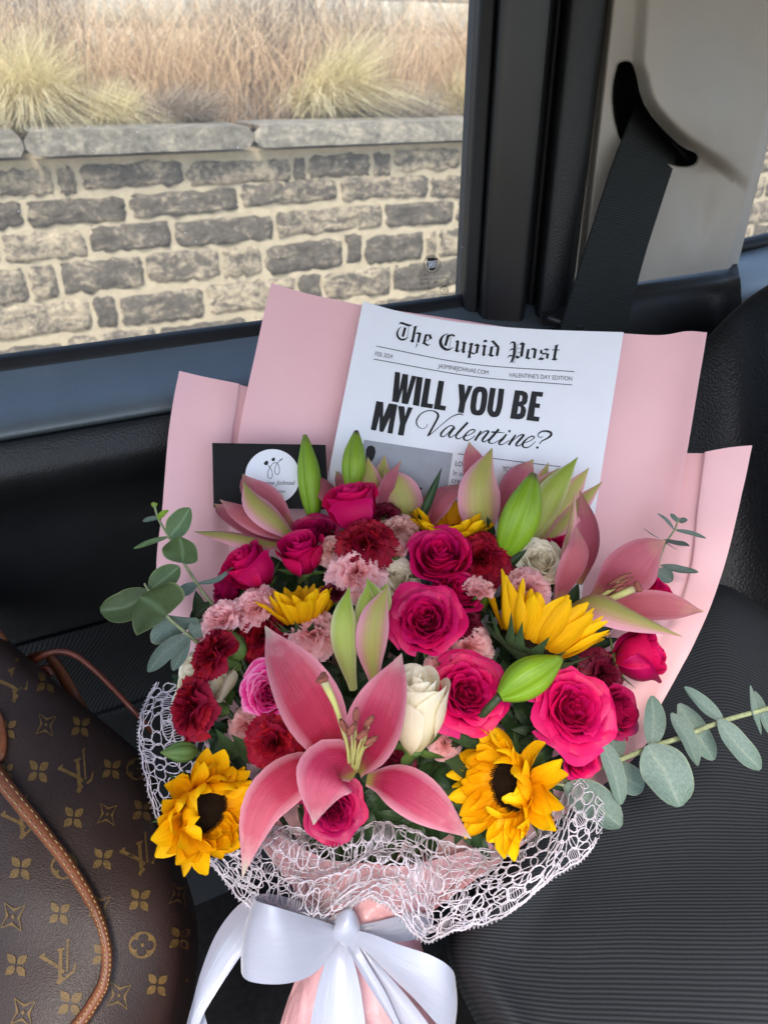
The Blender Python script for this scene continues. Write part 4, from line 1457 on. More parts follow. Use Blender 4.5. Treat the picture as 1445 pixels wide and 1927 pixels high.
bl(z1, [[(82, 135), (108, 98), (135, 92), (190, 112), (260, 134), (302, 140), (285, 158), (238, 166), (150, 134), (108, 122)],
        [(262, 398), (300, 372), (342, 406), (305, 428)], [(375, 412), (395, 395), (425, 418), (400, 428)], [(310, 175), (350, 160), (388, 158), (370, 185)],
        [(452, 435), (495, 412), (556, 455), (592, 452), (545, 482), (490, 452)], [(558, 302), (596, 288), (622, 360), (580, 368)], [(500, 300), (540, 285), (575, 300), (550, 318), (512, 318)],
        [(835, 335), (880, 298), (945, 284), (992, 315), (965, 332), (930, 312), (890, 335)],
        [(985, 410), (1025, 383), (1058, 405), (1030, 432)], [(972, 550), (1010, 533), (1062, 560), (1015, 582)], [(1088, 425), (1130, 403), (1177, 435), (1140, 457)], [(1088, 570), (1110, 548), (1158, 570), (1115, 597)],
        [(1198, 450), (1250, 423), (1288, 445), (1250, 477)], [(1178, 672), (1215, 640), (1247, 668)], [(1286, 470), (1335, 438), (1390, 470), (1350, 492)],
        [(340, 285), (395, 255), (440, 268), (455, 285), (425, 300), (385, 285)]],
   [([(130, 165), (85, 215), (62, 280), (80, 340), (130, 376), (190, 368), (240, 335)], [4, 20, 32, 34, 34, 28, 4]), ([(192, 182), (150, 330)], 40), ([(252, 160), (222, 345)], 7),
    ([(352, 168), (305, 405)], 42), ([(428, 272), (395, 415)], 40), ([(370, 425), (378, 462), (352, 508)], [5, 20, 3]),
    ([(522, 300), (488, 438)], 40), ([(604, 362), (498, 408)], 8),
    ([(885, 272), (800, 315), (755, 395), (770, 475), (830, 528), (890, 535), (962, 498)], [3, 26, 52, 54, 46, 30, 3]), ([(882, 300), (828, 475)], 44), ([(922, 330), (895, 512)], 7),
    ([(1032, 400), (1008, 560)], 44), ([(1136, 418), (1114, 575)], 44), ([(1040, 562), (1098, 530)], 8),
    ([(1248, 440), (1208, 665)], 42), ([(1352, 472), (1328, 592)], 42), ([(1180, 578), (1220, 568), (1275, 600), (1330, 588)], [4, 22, 26, 8])])
bl(z2, [[(52, 377), (100, 346), (148, 378), (105, 397)], [(58, 522), (85, 508), (128, 520), (78, 548)], [(72, 292), (120, 260), (160, 292), (115, 314)],
        [(152, 522), (195, 503), (272, 535), (220, 560)], [(190, 388), (240, 378), (245, 395), (205, 405)], [(202, 295), (255, 276), (275, 300), (235, 308)],
        [(508, 662), (565, 628), (612, 667), (570, 650)], [(686, 345), (740, 305), (803, 340), (750, 362)], [(622, 560), (650, 533), (700, 555), (752, 545), (655, 592)],
        [(782, 577), (820, 560), (893, 575), (850, 602)], [(878, 425), (935, 403), (1003, 435), (950, 452)], [(1100, 435), (1150, 410), (1198, 430), (1150, 452)], [(1002, 606), (1050, 568), (1122, 580), (1085, 614)],
        [(1290, 368), (1358, 343), (1342, 382), (1300, 385)], [(1232, 602), (1280, 575), (1348, 592), (1295, 622)], [(822, 432), (860, 420), (872, 440), (840, 448)]],
   [([(106, 372), (84, 532)], 42), ([(226, 388), (198, 538)], 44), ([(240, 290), (338, 398)], 42), ([(337, 393), (310, 542)], 44), ([(230, 388), (295, 378)], 9),
    ([(528, 348), (560, 312), (608, 322), (612, 420), (592, 560), (560, 642)], [3, 20, 42, 44, 44, 40]), ([(522, 458), (560, 427), (592, 430)], [3, 24, 22]), ([(486, 578), (530, 537), (582, 545)], [3, 26, 22]),
    ([(662, 338), (608, 662)], 6), ([(757, 342), (725, 548)], 48), ([(662, 410), (724, 415)], 6), ([(656, 480), (714, 483)], 6),
    ([(847, 430), (820, 578)], 44), ([(966, 440), (940, 582)], 44),
    ([(1066, 438), (1060, 500)], 38), ([(1055, 495), (1182, 512)], 24), ([(1178, 500), (1160, 588)], 40), ([(1212, 418), (1010, 602)], 6),
    ([(1322, 362), (1284, 592)], 44), ([(1245, 440), (1372, 440)], 14)])
z5 = Z(.24221, 690, 690)
for lp in ([(220, 40), (260, 46), (252, 190), (278, 56), (322, 62), (312, 205), (350, 70), (387, 76), (320, 294), (270, 286), (280, 170), (246, 280), (197, 271)],
           [(388, 77), (436, 85), (406, 308), (357, 299)], [(455, 90), (499, 97), (471, 285), (516, 293), (509, 326), (417, 312)],
           [(558, 108), (602, 115), (573, 300), (616, 308), (609, 343), (519, 329)],
           [(711, 134), (758, 142), (763, 215), (786, 147), (823, 151), (767, 280), (752, 363), (707, 355), (720, 275)],
           [(1280, 191), (1369, 199), (1362, 236), (1319, 231), (1311, 284), (1346, 290), (1339, 323), (1305, 320), (1297, 386), (1341, 392), (1333, 428), (1237, 416)],
           [(75, 268), (130, 276), (128, 392), (172, 285), (239, 296), (200, 523), (160, 516), (182, 395), (128, 509), (98, 504), (101, 385), (72, 498), (31, 490)],
           [(244, 305), (293, 310), (297, 385), (321, 314), (358, 320), (302, 450), (286, 538), (241, 531), (258, 440)]):
    D1.poly(z5(lp))


def sup(cx, cy, a, b, k, n=32):
    o = []
    for th in np.linspace(0, 2 * math.pi, n, endpoint=False):
        c, s = math.cos(th), math.sin(th)
        x = a * math.copysign(abs(c) ** (2 / 3.0), c)
        y = b * math.copysign(abs(s) ** (2 / 3.0), s)
        o.append((cx + x - y * k, cy + y + x * .11))
    return o


D1.poly(z5(sup(870, 268, 62, 112, .14)), z5(sup(870, 268, 17, 72, .14))[::-1])
D1.stroke(z5([(980, 166), (962, 280), (956, 335), (970, 366), (988, 371), (1008, 366), (1022, 335), (1032, 290), (1046, 172)]), 44 * .2422, 40)
D1.poly(z5([(1150, 183), (1215, 189), (1243, 204), (1251, 232), (1245, 270), (1236, 290), (1214, 301), (1231, 318), (1236, 345), (1226, 385), (1206, 405), (1175, 411), (1111, 403)]),
        z5([(1190, 221), (1204, 225), (1207, 240), (1201, 268), (1181, 274)])[::-1], z5([(1176, 308), (1192, 312), (1196, 328), (1189, 362), (1167, 370)])[::-1])
z3, z4 = Z(.11073, 770, 765), Z(.11073, 900, 780)
for zf, p, w in ((z3, [(308, 295), (295, 340), (240, 375), (180, 365), (128, 305), (130, 220), (200, 125), (300, 75), (400, 75), (470, 112), (490, 165), (460, 240), (400, 350), (320, 497)], [8, 8, 8, 10, 20, 22, 17, 14, 16, 30, 36, 30, 30, 32]),
                 (z3, [(310, 505), (400, 440), (550, 310), (700, 190), (800, 140), (870, 130), (912, 150)], [18, 11, 11, 13, 17, 20, 10]),
                 (z3, [(770, 372), (740, 332), (680, 332), (600, 390), (540, 460), (540, 503), (590, 510), (660, 450), (752, 350)], [24, 20, 15, 24, 32, 24, 13, 12, 14]),
                 (z3, [(765, 360), (690, 455), (672, 502), (700, 525), (780, 480)], [34, 36, 28, 17, 9]), (z3, [(770, 490), (810, 450), (880, 390)], [9, 10, 14]),
                 (z3, [(992, 272), (880, 390), (800, 480), (795, 530), (840, 550), (912, 510)], [34, 36, 34, 24, 15, 10]),
                 (z3, [(910, 512), (1000, 490), (1080, 450), (1112, 412), (1080, 392), (1010, 420), (940, 500), (925, 550), (970, 578), (1040, 555), (1112, 498)], [10, 11, 13, 20, 20, 17, 32, 30, 19, 12, 10]),
                 (z3, [(1222, 416), (1170, 490), (1112, 582)], [26, 34, 36]), (z3, [(1112, 580), (1200, 482), (1290, 422), (1345, 425), (1290, 500), (1240, 568), (1265, 603), (1340, 560), (1395, 505)], [10, 11, 17, 30, 36, 32, 19, 10, 10]),
                 (z4, [(345, 250), (250, 360), (180, 440), (185, 483), (250, 490), (332, 450)], [34, 38, 36, 22, 12, 10]), (z4, [(218, 300), (320, 302), (452, 316)], [24, 22, 4]),
                 (z4, [(320, 455), (380, 420), (470, 340)], [9, 10, 14]), (z4, [(475, 336), (410, 420), (350, 480), (370, 515), (430, 500), (522, 438)], [28, 34, 32, 19, 12, 10]), (z4, [(508, 280), (525, 286), (542, 292)], [30, 40, 30]),
                 (z4, [(632, 346), (570, 430), (512, 522)], [24, 34, 36]), (z4, [(512, 520), (620, 412), (710, 352), (768, 353), (710, 420), (642, 500), (650, 538), (710, 520), (752, 480)], [10, 11, 17, 30, 36, 32, 19, 11, 10]),
                 (z4, [(745, 488), (840, 465), (920, 420), (945, 386), (910, 370), (840, 400), (767, 470), (747, 530), (790, 563), (870, 545), (972, 458)], [10, 11, 13, 20, 20, 17, 32, 30, 20, 13, 8]),
                 (z4, [(1092, 374), (1050, 390), (1015, 375), (1018, 330), (1070, 292), (1150, 284), (1220, 306), (1230, 350), (1170, 405), (1080, 450), (1028, 507)], [8, 11, 13, 17, 22, 28, 38, 36, 24, 17, 12]),
                 (z4, [(978, 560), (998, 563), (1018, 566)], [26, 38, 26])):
    D1.stroke(zf(p), np.array(w) * .11073 * 1.12)
D1.build("headline_print", M['ink'], news)
D1s.build("small_print", M['ink_soft'], news)
D2 = Decal(news_bvh, lift=.00015)
gx_, gy_ = np.meshgrid(np.linspace(0, 1, 8), np.linspace(0, 1, 8))
pts_ = [((685 + 167 * a - 26 * b + 2 * a * b), (827.5 + 25.5 * a + 150 * b)) for a, b in zip(gx_.ravel(), gy_.ravel())]
D2.tris(pts_, [(j * 8 + i, j * 8 + i + 1, (j + 1) * 8 + i + 1, (j + 1) * 8 + i) for j in range(7) for i in range(7)])
D2.build("printed_picture", M['ink_grey'], news)
D3 = Decal(news_bvh, lift=.0003)
D3.poly([(689, 846), (692, 840), (699, 838), (705, 842), (707, 850), (704, 862), (698, 870), (688, 874)])
D3.build("printed_shape", M['ink'], news)
D3 = Decal(news_bvh, lift=.0003)
D3.poly([(775, 925), (783, 915), (786, 912), (789, 917), (795, 918), (790, 928), (783, 934), (776, 932)])
D3.build("printed_shape", M['ink'], news)

# =================================================================== florist's card on a wire
cm = Mesher()
crow = [P(399.6, 833.5, .650), P(613, 837, .650), P(402.4, 955, .643)]
cpts = np.array([[crow[0] + (crow[1] - crow[0]) * a + (crow[2] - crow[0]) * b for a in np.linspace(0, 1, 10)] for b in np.linspace(0, 1, 8)])
card_m = Mesher().grid(cpts)
card = card_m.build("florist_card", M['card_black'])
tag(card, "black card with round white florist sticker on the left of the bouquet", "card")
cb = card_m.bvh()
ds = Decal(cb, lift=.0002)
ds.circle(513, 897, 51.5, 51.8, 48)
ds.build("round_sticker", M['white_sticker'], card)
dk = Decal(cb, lift=.0004)
z8 = Z(.08304, 455, 840)
dk.poly(z8([(502, 385), (530, 350), (562, 322), (602, 345), (602, 385), (592, 415), (552, 432), (515, 416)]))
dk.poly(z8([(672, 298), (700, 268), (737, 246), (760, 288), (748, 325), (716, 342), (688, 325)]))
dk.stroke(z8([(600, 425), (650, 490), (692, 580), (695, 680), (650, 737), (600, 700), (590, 610), (630, 500), (700, 400), (770, 368), (820, 400), (850, 480), (852, 590), (810, 642), (765, 610), (750, 530), (780, 430), (825, 365), (860, 325)]), 13 * .083, 110)
dk.stroke(z8([(845, 340), (880, 310), (905, 295), (928, 262)]), np.array([8, 30, 26, 4]) * .083)
dk.text("Jasmine Johna\u00e9", (475.5, 912.6), (556, 912.4), 8.2, shear=.45)
dk.text("Floral Services", (492, 927.5), (537, 927), 5.8)
dk.build("sticker_print", M['ink'], card)
cl = Mesher().tube(P(spline(np.array([(496, 933, .640), (512, 933, .640), (520, 929.5, .640), (526, 928.5, .640), (531, 931, .640), (533, 936, .640), (530, 941, .640), (517, 960, .640), (500, 985, .642), (540, 1100, .63)]), 60)), 0.00038, 6)
tag(cl.build("card_pick", M['gold']), "thin gold wire pick holding the black florist card", "wire pick")

# marks printed on the door glass
dg_ = Decal(glass_m.bvh(), lift=.0004)
z9 = Z(.0969, 760, 440)
dg_.poly(z9([(448, 480), (480, 466), (540, 460), (600, 464), (645, 480), (648, 520), (632, 620), (612, 675), (575, 705), (540, 714), (505, 706), (470, 680), (455, 630), (443, 540)]))
for rr_ in (165, 148):
    dg_.stroke(z9([(540 + rr_ * math.cos(a), 590 + rr_ * 1.04 * math.sin(a)) for a in np.linspace(0, 6.2832, 16, endpoint=False)]), .7, 48, closed=True)
for cx_, cy_, r1 in ((785, 925, 80), (775, 1100, 78)):
    dg_.stroke(z9([(cx_ + r1 * math.cos(a), cy_ + r1 * math.sin(a)) for a in np.linspace(0, 6.2832, 16, endpoint=False)]), 1.1, 40, closed=True)
for k in range(3):
    dg_.stroke(z9([(742 + k * 32, 1065), (765 + k * 32, 1085), (770 + k * 32, 1100), (763 + k * 32, 1118), (738 + k * 32, 1138)]), .9, 14)
for yy_ in (805, 880):
    for xx_ in range(310, 750 if yy_ == 805 else 680, 26):
        if xx_ % 5 != 2:
            dg_.stroke(z9([(xx_, yy_ + 20 - (xx_ - 310) * .06), (xx_ + rng.uniform(-4, 8), yy_ - 14 - (xx_ - 310) * .06)]), .8)
dg_.text("43R - 001583", z9([(680, 965)])[0], z9([(300, 1003)])[0], 5.5)
dg_.text("E3", z9([(830, 955)])[0], z9([(745, 965)])[0], 5.5)
dg_.text("I", z9([(480, 1075)])[0], z9([(462, 1077)])[0], 5.0)
dg_.text("E 000275", z9([(665, 1135)])[0], z9([(440, 1155)])[0], 4.0)
dg_.build("glass_marking", M['ink'], pane)
dw = Decal(glass_m.bvh(), lift=.0008)
dw.poly(z9([(455, 530), (515, 527), (515, 545), (497, 546), (490, 665), (470, 667), (475, 547), (455, 548)]))
dw.poly(z9([(528, 525), (548, 523), (535, 660), (520, 662), (523, 610), (507, 611), (497, 664), (482, 666)]))
dw.poly(z9([(560, 520), (580, 518), (572, 655), (553, 658)]))
dw.poly(z9([(590, 517), (628, 512), (605, 648), (588, 650), (598, 590), (582, 590), (584, 574), (601, 573), (606, 534), (589, 535)]))
dw.build("emblem_letters", M['white_sticker'], pane)

# =================================================================== roses
for a in [
    ("closed hot pink rose highest of all, rising in front of the white page", 663, 957, .600, 55, (-.25, .95, .30), 'cup', 'rose_hot', 1),
    ("closed hot pink rose standing upright left of the dark red carnation", 566, 1045, .590, 47, (-.15, .85, .50), 'cup', 'rose_hot', 2),
    ("hot pink rose leaning left between the half-open left lily and the pink carnations", 472, 1070, .592, 50, (-.55, .72, .42), 'cup', 'rose_hot', 3),
    ("dark hot pink rose low on the left edge, behind the eucalyptus branch tip", 428, 1108, .605, 40, (-.8, .25, .5), 'half', 'rose_deep', 4),
    ("crumpled hot pink rose half hidden behind the two closed upright roses", 592, 1008, .615, 46, (-.1, .7, .7), 'half', 'rose_deep', 5),
    ("hot pink rose with a swirled centre under the top sunflower", 826, 1048, .575, 60, (-.05, .62, .78), 'half', 'rose_hot', 6),
    ("large open magenta rose in the middle of the bouquet", 801, 1165, .545, 70, (-.12, .42, .90), 'open', 'rose_hot', 7),
    ("magenta rose petals showing behind the large middle rose", 862, 1112, .572, 46, (.2, .6, .75), 'half', 'rose_hot', 8),
    ("open magenta rose right of the tall cream rose", 878, 1302, .538, 74, (.12, .40, .90), 'open', 'rose_hot', 9),
    ("largest open hot pink rose, right above the right-hand sunflower", 1078, 1335, .540, 82, (.18, .42, .88), 'open', 'rose_hot', 10),
    ("dark pink rose in shade behind the largest open rose, against the right paper sheet", 1160, 1338, .575, 48, (.55, .25, .8), 'half', 'rose_deep', 11),
    ("closed hot pink rose turned to the right below the right lily", 1202, 1232, .585, 52, (.82, .38, .42), 'cup', 'rose_hot', 12),
    ("hot pink rose behind the right lily, against the pink paper", 1232, 1118, .630, 42, (.65, .5, .6), 'half', 'rose_hot', 13),
    ("magenta rose with pale petal rims left of the big front lily", 508, 1302, .540, 55, (-.05, .28, .95), 'open', 'rose_pale', 14),
    ("deep pink rose tucked under the front lily above the lace", 628, 1525, .525, 60, (.08, .12, .98), 'open', 'rose_deep', 15),
    ("sliver of hot pink rose between the cream rose and the right lily", 1058, 1032, .625, 34, (.1, .6, .7), 'half', 'rose_hot', 16),
    ("small pink rose petals under the largest open rose beside the eucalyptus", 1092, 1432, .560, 36, (.1, -.2, .95), 'half', 'rose_hot', 17),
    ("cream white rose with a swirled centre right of the pale pink carnation", 750, 1087, .578, 42, (.25, .55, .80), 'open', 'rose_white', 18),
    ("cream white rose behind the fat green bud on the right", 1016, 1055, .600, 48, (.05, .55, .82), 'open', 'rose_white', 19),
    ("tall cream rose standing beside the big front lily", 782, 1338, .527, 64, (.03, .90, .44), 'cup', 'rose_white', 20),
    ("large cream rose behind the dark red carnations at the left edge", 388, 1280, .568, 72, (-.62, .50, .60), 'half', 'rose_white', 21),
]:
    rose(a[0], *a[1:6], a[6], M[a[7]], a[8], squash=1.65 if a[8] == 20 else 1.0, sepals=a[8] not in (15, 17, 8, 16), calm=.4 if a[8] == 20 else 1.0)

# =================================================================== carnations
for a in [
    ("dark red carnation between the pale pink carnation and the highest rose", 684, 1012, .575, 50, (-.1, .68, .72), 'carn_red', 31, 0.0),
    ("dark red carnation between the swirled rose and the fat green bud", 906, 1042, .580, 50, (-.05, .55, .83), 'carn_red', 32, 0.0),
    ("dark red carnation leaning left above a bare green calyx, upper one at the left edge", 392, 1224, .550, 46, (-.72, .52, .46), 'carn_red', 33, 0.1),
    ("dark red carnation at the left edge above the lace, with its green calyx showing", 350, 1330, .540, 54, (-.80, .22, .56), 'carn_red', 34, 0.1),
    ("dark red carnation facing forward between the left sunflower and the front lily", 515, 1398, .525, 48, (-.03, .15, .98), 'carn_red', 35, 0.0),
    ("dark red carnation behind the magenta rose with pale rims", 488, 1192, .560, 44, (-.25, .42, .87), 'carn_red', 36, 0.15),
    ("small dark red carnation above the pale magenta rose", 520, 1160, .570, 30, (-.1, .5, .85), 'carn_red', 37, 0.2),
    ("tiny maroon carnation bud beside the tall green lily bud", 630, 1110, .562, 24, (-.15, .85, .5), 'carn_maroon', 38, 0.55),
    ("dark red carnation in shade right of the large middle rose", 880, 1172, .570, 32, (.5, .3, .8), 'carn_maroon', 39, 0.2),
    ("dark red carnation hidden behind the highest rose", 725, 966, .615, 30, (.1, .7, .7), 'carn_maroon', 40, 0.1),
    ("maroon carnation in the shade under the right-hand sunflower petals", 1140, 1268, .585, 42, (.3, .2, .9), 'carn_maroon', 41, 0.0),
    ("pale pink carnation facing up above the yellow petals, left of the cream rose", 668, 1072, .565, 50, (-.1, .55, .83), 'carn_pink', 42, 0.0),
    ("half-closed pale pink carnation standing above its green calyx by the top sunflower", 745, 1030, .585, 26, (.02, .92, .38), 'carn_pink', 43, 0.75),
    ("pale pink carnation behind the half-closed one", 752, 988, .605, 32, (.1, .75, .6), 'carn_peach', 44, 0.2),
    ("peach carnation petals left of the dark red carnation", 622, 1032, .590, 27, (-.3, .5, .8), 'carn_peach', 45, 0.2),
    ("pink carnation on the left above a green calyx, right one of a close pair", 478, 1136, .568, 38, (-.25, .72, .62), 'carn_pink', 46, 0.35),
    ("pink carnation on the left edge, left one of a close pair", 412, 1160, .566, 38, (-.45, .66, .6), 'carn_pink', 47, 0.35),
    ("pink carnation tucked behind the tip of the big front lily", 588, 1186, .550, 44, (-.05, .62, .78), 'carn_pink', 48, 0.15),
    ("pink carnation bud left of the right sunflower's raised petals", 900, 1105, .565, 27, (.12, .85, .5), 'carn_pink', 49, 0.7),
    ("pink carnation between the fat green bud and the raised sunflower", 1000, 1100, .578, 36, (.35, .62, .7), 'carn_pink', 50, 0.3),
    ("pale pink carnation between the two open magenta roses", 882, 1214, .566, 40, (.0, .42, .9), 'carn_pink', 51, 0.15),
    ("pink carnation squeezed between the front lily and the pale magenta rose", 552, 1350, .538, 30, (-.2, .3, .93), 'carn_pink', 52, 0.3),
    ("bit of pink carnation above the open rose right of the tall cream rose", 828, 1248, .555, 26, (-.2, .5, .85), 'carn_pink', 53, 0.2),
    ("tiny pink carnation bud at the far left beside the cream rose", 380, 1190, .578, 16, (-.8, .4, .4), 'carn_pink', 54, 0.6),
    ("pink carnation low between the tall cream rose and the right-hand sunflower's leaves", 838, 1398, .560, 26, (.1, .4, .9), 'carn_pink', 56, 0.3),
    ("maroon carnation in the shade below the open rose, left of the sideways bud", 905, 1368, .566, 30, (.2, .3, .9), 'carn_maroon', 57, 0.2),
    ("dark red carnation low behind the front lily's right petal", 742, 1442, .560, 34, (.0, .3, .95), 'carn_maroon', 58, 0.1),
    ("small pink carnation deep behind the dark red one, above the left sunflower", 458, 1362, .560, 27, (-.2, .4, .9), 'carn_pink', 55, 0.2),
]:
    carnation(a[0], *a[1:6], M[a[6]], a[7], bud=a[8])

# =================================================================== sunflowers


def curl_left(a, e, cu, rr):
    # heads that are just opening: many rays curl in over the disc
    return math.radians(rr.uniform(5, 60)), rr.uniform(-.2, .9)


sunflower("shaggy sunflower facing forward at the lower left, beside the bag", 384, 1522, .525, 122, (.60, .04, .80), 61, elev=(10, 60), disc=.36, n=54, length=(.48, .72), wid=.165, wild=.9, elev_fn=curl_left)
sunflower("shaggy sunflower with dark centre at the lower right, above the lace", 962, 1478, .525, 130, (-.74, .12, .66), 62, elev=(10, 60), disc=.36, n=60, length=(.50, .76), wid=.15, wild=.9, elev_fn=curl_left)
sunflower("sunflower seen from behind with raised petals, under the right lily", 1000, 1210, .560, 140, (.44, .86, -.12), 63, elev=(48, 68), disc=.42, n=54, length=(.66, .84), wid=.125, wild=.2, curl=(-.05, .4), bracts=18)
sunflower("small sunflower seen from behind on the left, under the closed roses", 570, 1168, .565, 88, (-.12, .95, .02), 64, elev=(52, 70), disc=.40, n=38, length=(.66, .84), wid=.14, wild=.2, curl=(-.1, .2), bracts=18)
sunflower("sunflower peeking out at the top between lilies and the swirled rose", 848, 1006, .618, 96, (.02, .93, .30), 65, elev=(38, 62), disc=.42, n=32, length=(.52, .68), wid=.18, wild=.3, bracts=14)

# =================================================================== lilies
T_ = dict
UPF = (0, .35, 1)
lil = lily("large open pink lily at the front centre, with pollen stalks showing", (664, 1456, .530), [
    ([(655, 1450, .520), (600, 1362, .506), (548, 1268, .502), (499, 1178, .520)], 60, (.45, .05, .9), M['lily'], T_(cup=.30, wave=.10, fold=.12, nu=13)),
    ([(672, 1450, .518), (702, 1390, .500), (732, 1310, .488), (756, 1230, .500)], 56, (-.45, .0, .9), M['lily'], T_(cup=.34, wave=.10, fold=.12, nu=13)),
    ([(642, 1444, .526), (568, 1450, .508), (492, 1520, .490), (456, 1652, .492)], 46, (.15, .55, .8), M['lily'], T_(cup=-.25, wave=.09, fold=.12, nu=13)),
    ([(690, 1466, .522), (742, 1474, .508), (812, 1518, .496), (886, 1578, .500)], 45, (-.1, .5, .85), M['lily'], T_(cup=-.22, wave=.10, fold=.14, nu=13)),
    ([(668, 1458, .512), (632, 1440, .492), (604, 1478, .476), (590, 1552, .480)], 60, (.0, .30, .95), M['lily'], T_(cup=-.30, wave=.10, fold=.14, nu=13)),
    ([(676, 1452, .528), (700, 1425, .540), (715, 1390, .555), (725, 1350, .570)], 36, (-.4, .2, .9), M['lily'], T_(cup=.3)),
])
for k, (ax_, ay_, ad, bx, by) in enumerate([(647, 1366, .470, 40, -75), (670, 1346, .468, 8, -85), (662, 1372, .462, 30, -50), (694, 1358, .470, 45, -60), (682, 1382, .463, 50, -40), (698, 1394, .468, 45, -30)]):
    p = px_path([(664 + (k - 2.5) * 3, 1452, .514), (664 + (ax_ - 664) * .55, 1412, .490), (ax_, ay_ + 6, ad)], 10)
    f_ = Mesher().tube(p, [.0011, .001, .0008], 6).build("stamen", M['pistil'], lil)
    dirn = np.array([bx, by, 0.0]); dirn = dirn / np.linalg.norm(dirn)
    sgn = 1 if k != 0 else -1
    q0, q1 = (ax_ - dirn[0] * 15 * sgn, ay_ - dirn[1] * 15), (ax_ + dirn[0] * 15 * sgn, ay_ + dirn[1] * 15)
    Mesher().tube(P(np.array([(q0[0], q0[1], ad + .002), (q0[0] * .7 + q1[0] * .3, q0[1] * .7 + q1[1] * .3, ad - .001), (q0[0] * .3 + q1[0] * .7, q0[1] * .3 + q1[1] * .7, ad - .001), (q1[0], q1[1], ad + .001)])), [.0008, .0022, .0021, .0008], 7).build("anther", M['anther'], f_)
p = px_path([(666, 1450, .512), (652, 1395, .490), (632, 1330, .472), (609, 1280, .464)], 14)
f_ = Mesher().tube(p, [.0014, .0014, .0017, .0028], 8).build("pistil", M['pistil'], lil)
m = Mesher()
m.lathe([(.0004, -.0015), (.0032, -.001), (.0042, .0008), (.003, .002), (.0003, .0014)], 15, M=np.vstack([np.hstack([frame(DV(-.45, .75, .5)), P(608, 1277, .463)[:, None]]), [0, 0, 0, 1]]), fn=lambda a, z: 1 + .22 * np.cos(3 * a))
m.build("stigma", M['anther'], f_, label="dull violet three-lobed stigma")

l2 = lily("open dusty pink lily seen from the side at the right edge of the bouquet", (1062, 1135, .602), [
    ([(1090, 1100, .622), (1110, 1040, .626), (1108, 980, .622), (1090, 922, .615)], 26, (-.7, .1, .7), M['lily_dusty'], T_(cup=.4)),
    ([(1038, 1130, .610), (1050, 1060, .602), (1070, 985, .598), (1082, 922, .604)], 24, (.85, .1, .45), M['lily_back'], T_(cup=.4)),
    ([(1118, 1128, .616), (1160, 1090, .610), (1205, 1048, .602), (1252, 1017, .606)], 52, (-.15, -.35, .9), M['lily_dusty'], T_(cup=.30)),
    ([(1130, 1160, .606), (1190, 1142, .600), (1258, 1142, .598), (1324, 1151, .602)], 32, (.0, .45, .9), M['lily_dusty'], T_(cup=.20, wave=.1)),
    ([(1050, 1140, .590), (1076, 1085, .580), (1095, 1035, .579), (1083, 988, .588)], 38, (.55, .0, .8), M['lily_dusty'], T_(cup=-.30)),
    ([(1058, 1150, .588), (1110, 1128, .572), (1175, 1150, .566), (1284, 1198, .578)], 42, (.0, .75, .6), M['lily_back'], T_(cup=-.45, wave=.05)),
])
for k, (x1, y1) in enumerate([(1188, 1078), (1192, 1086), (1180, 1094), (1184, 1101), (1176, 1085)]):
    f_ = Mesher().tube(px_path([(1110, 1132, .604), (1150, 1108 + k, .596), (x1 - 12, y1 + 6, .594)], 8), [.001, .0008], 6).build("stamen", M['pistil'], l2)
    Mesher().tube(px_path([(x1 - 34, y1 + 16, .596), (x1 - 20, y1 + 8, .592), (x1, y1, .594)], 6), [.0006, .0017, .0006], 6).build("anther", M['anther'], f_)
f_ = Mesher().tube(px_path([(1112, 1140, .602), (1150, 1126, .594), (1196, 1106, .590)], 10), [.0018, .0026, .0032], 8).build("pistil", M['pistil'], l2)
m = Mesher()
m.lathe([(.0004, -.0035), (.0036, -.002), (.0046, .0012), (.0032, .0026), (.0003, .0018)], 15, M=np.vstack([np.hstack([frame(DV(.8, .4, .3)), P(1199, 1104, .589)[:, None]]), [0, 0, 0, 1]]), fn=lambda a, z: 1 + .2 * np.cos(3 * a))
m.build("stigma", M['anther'], f_)

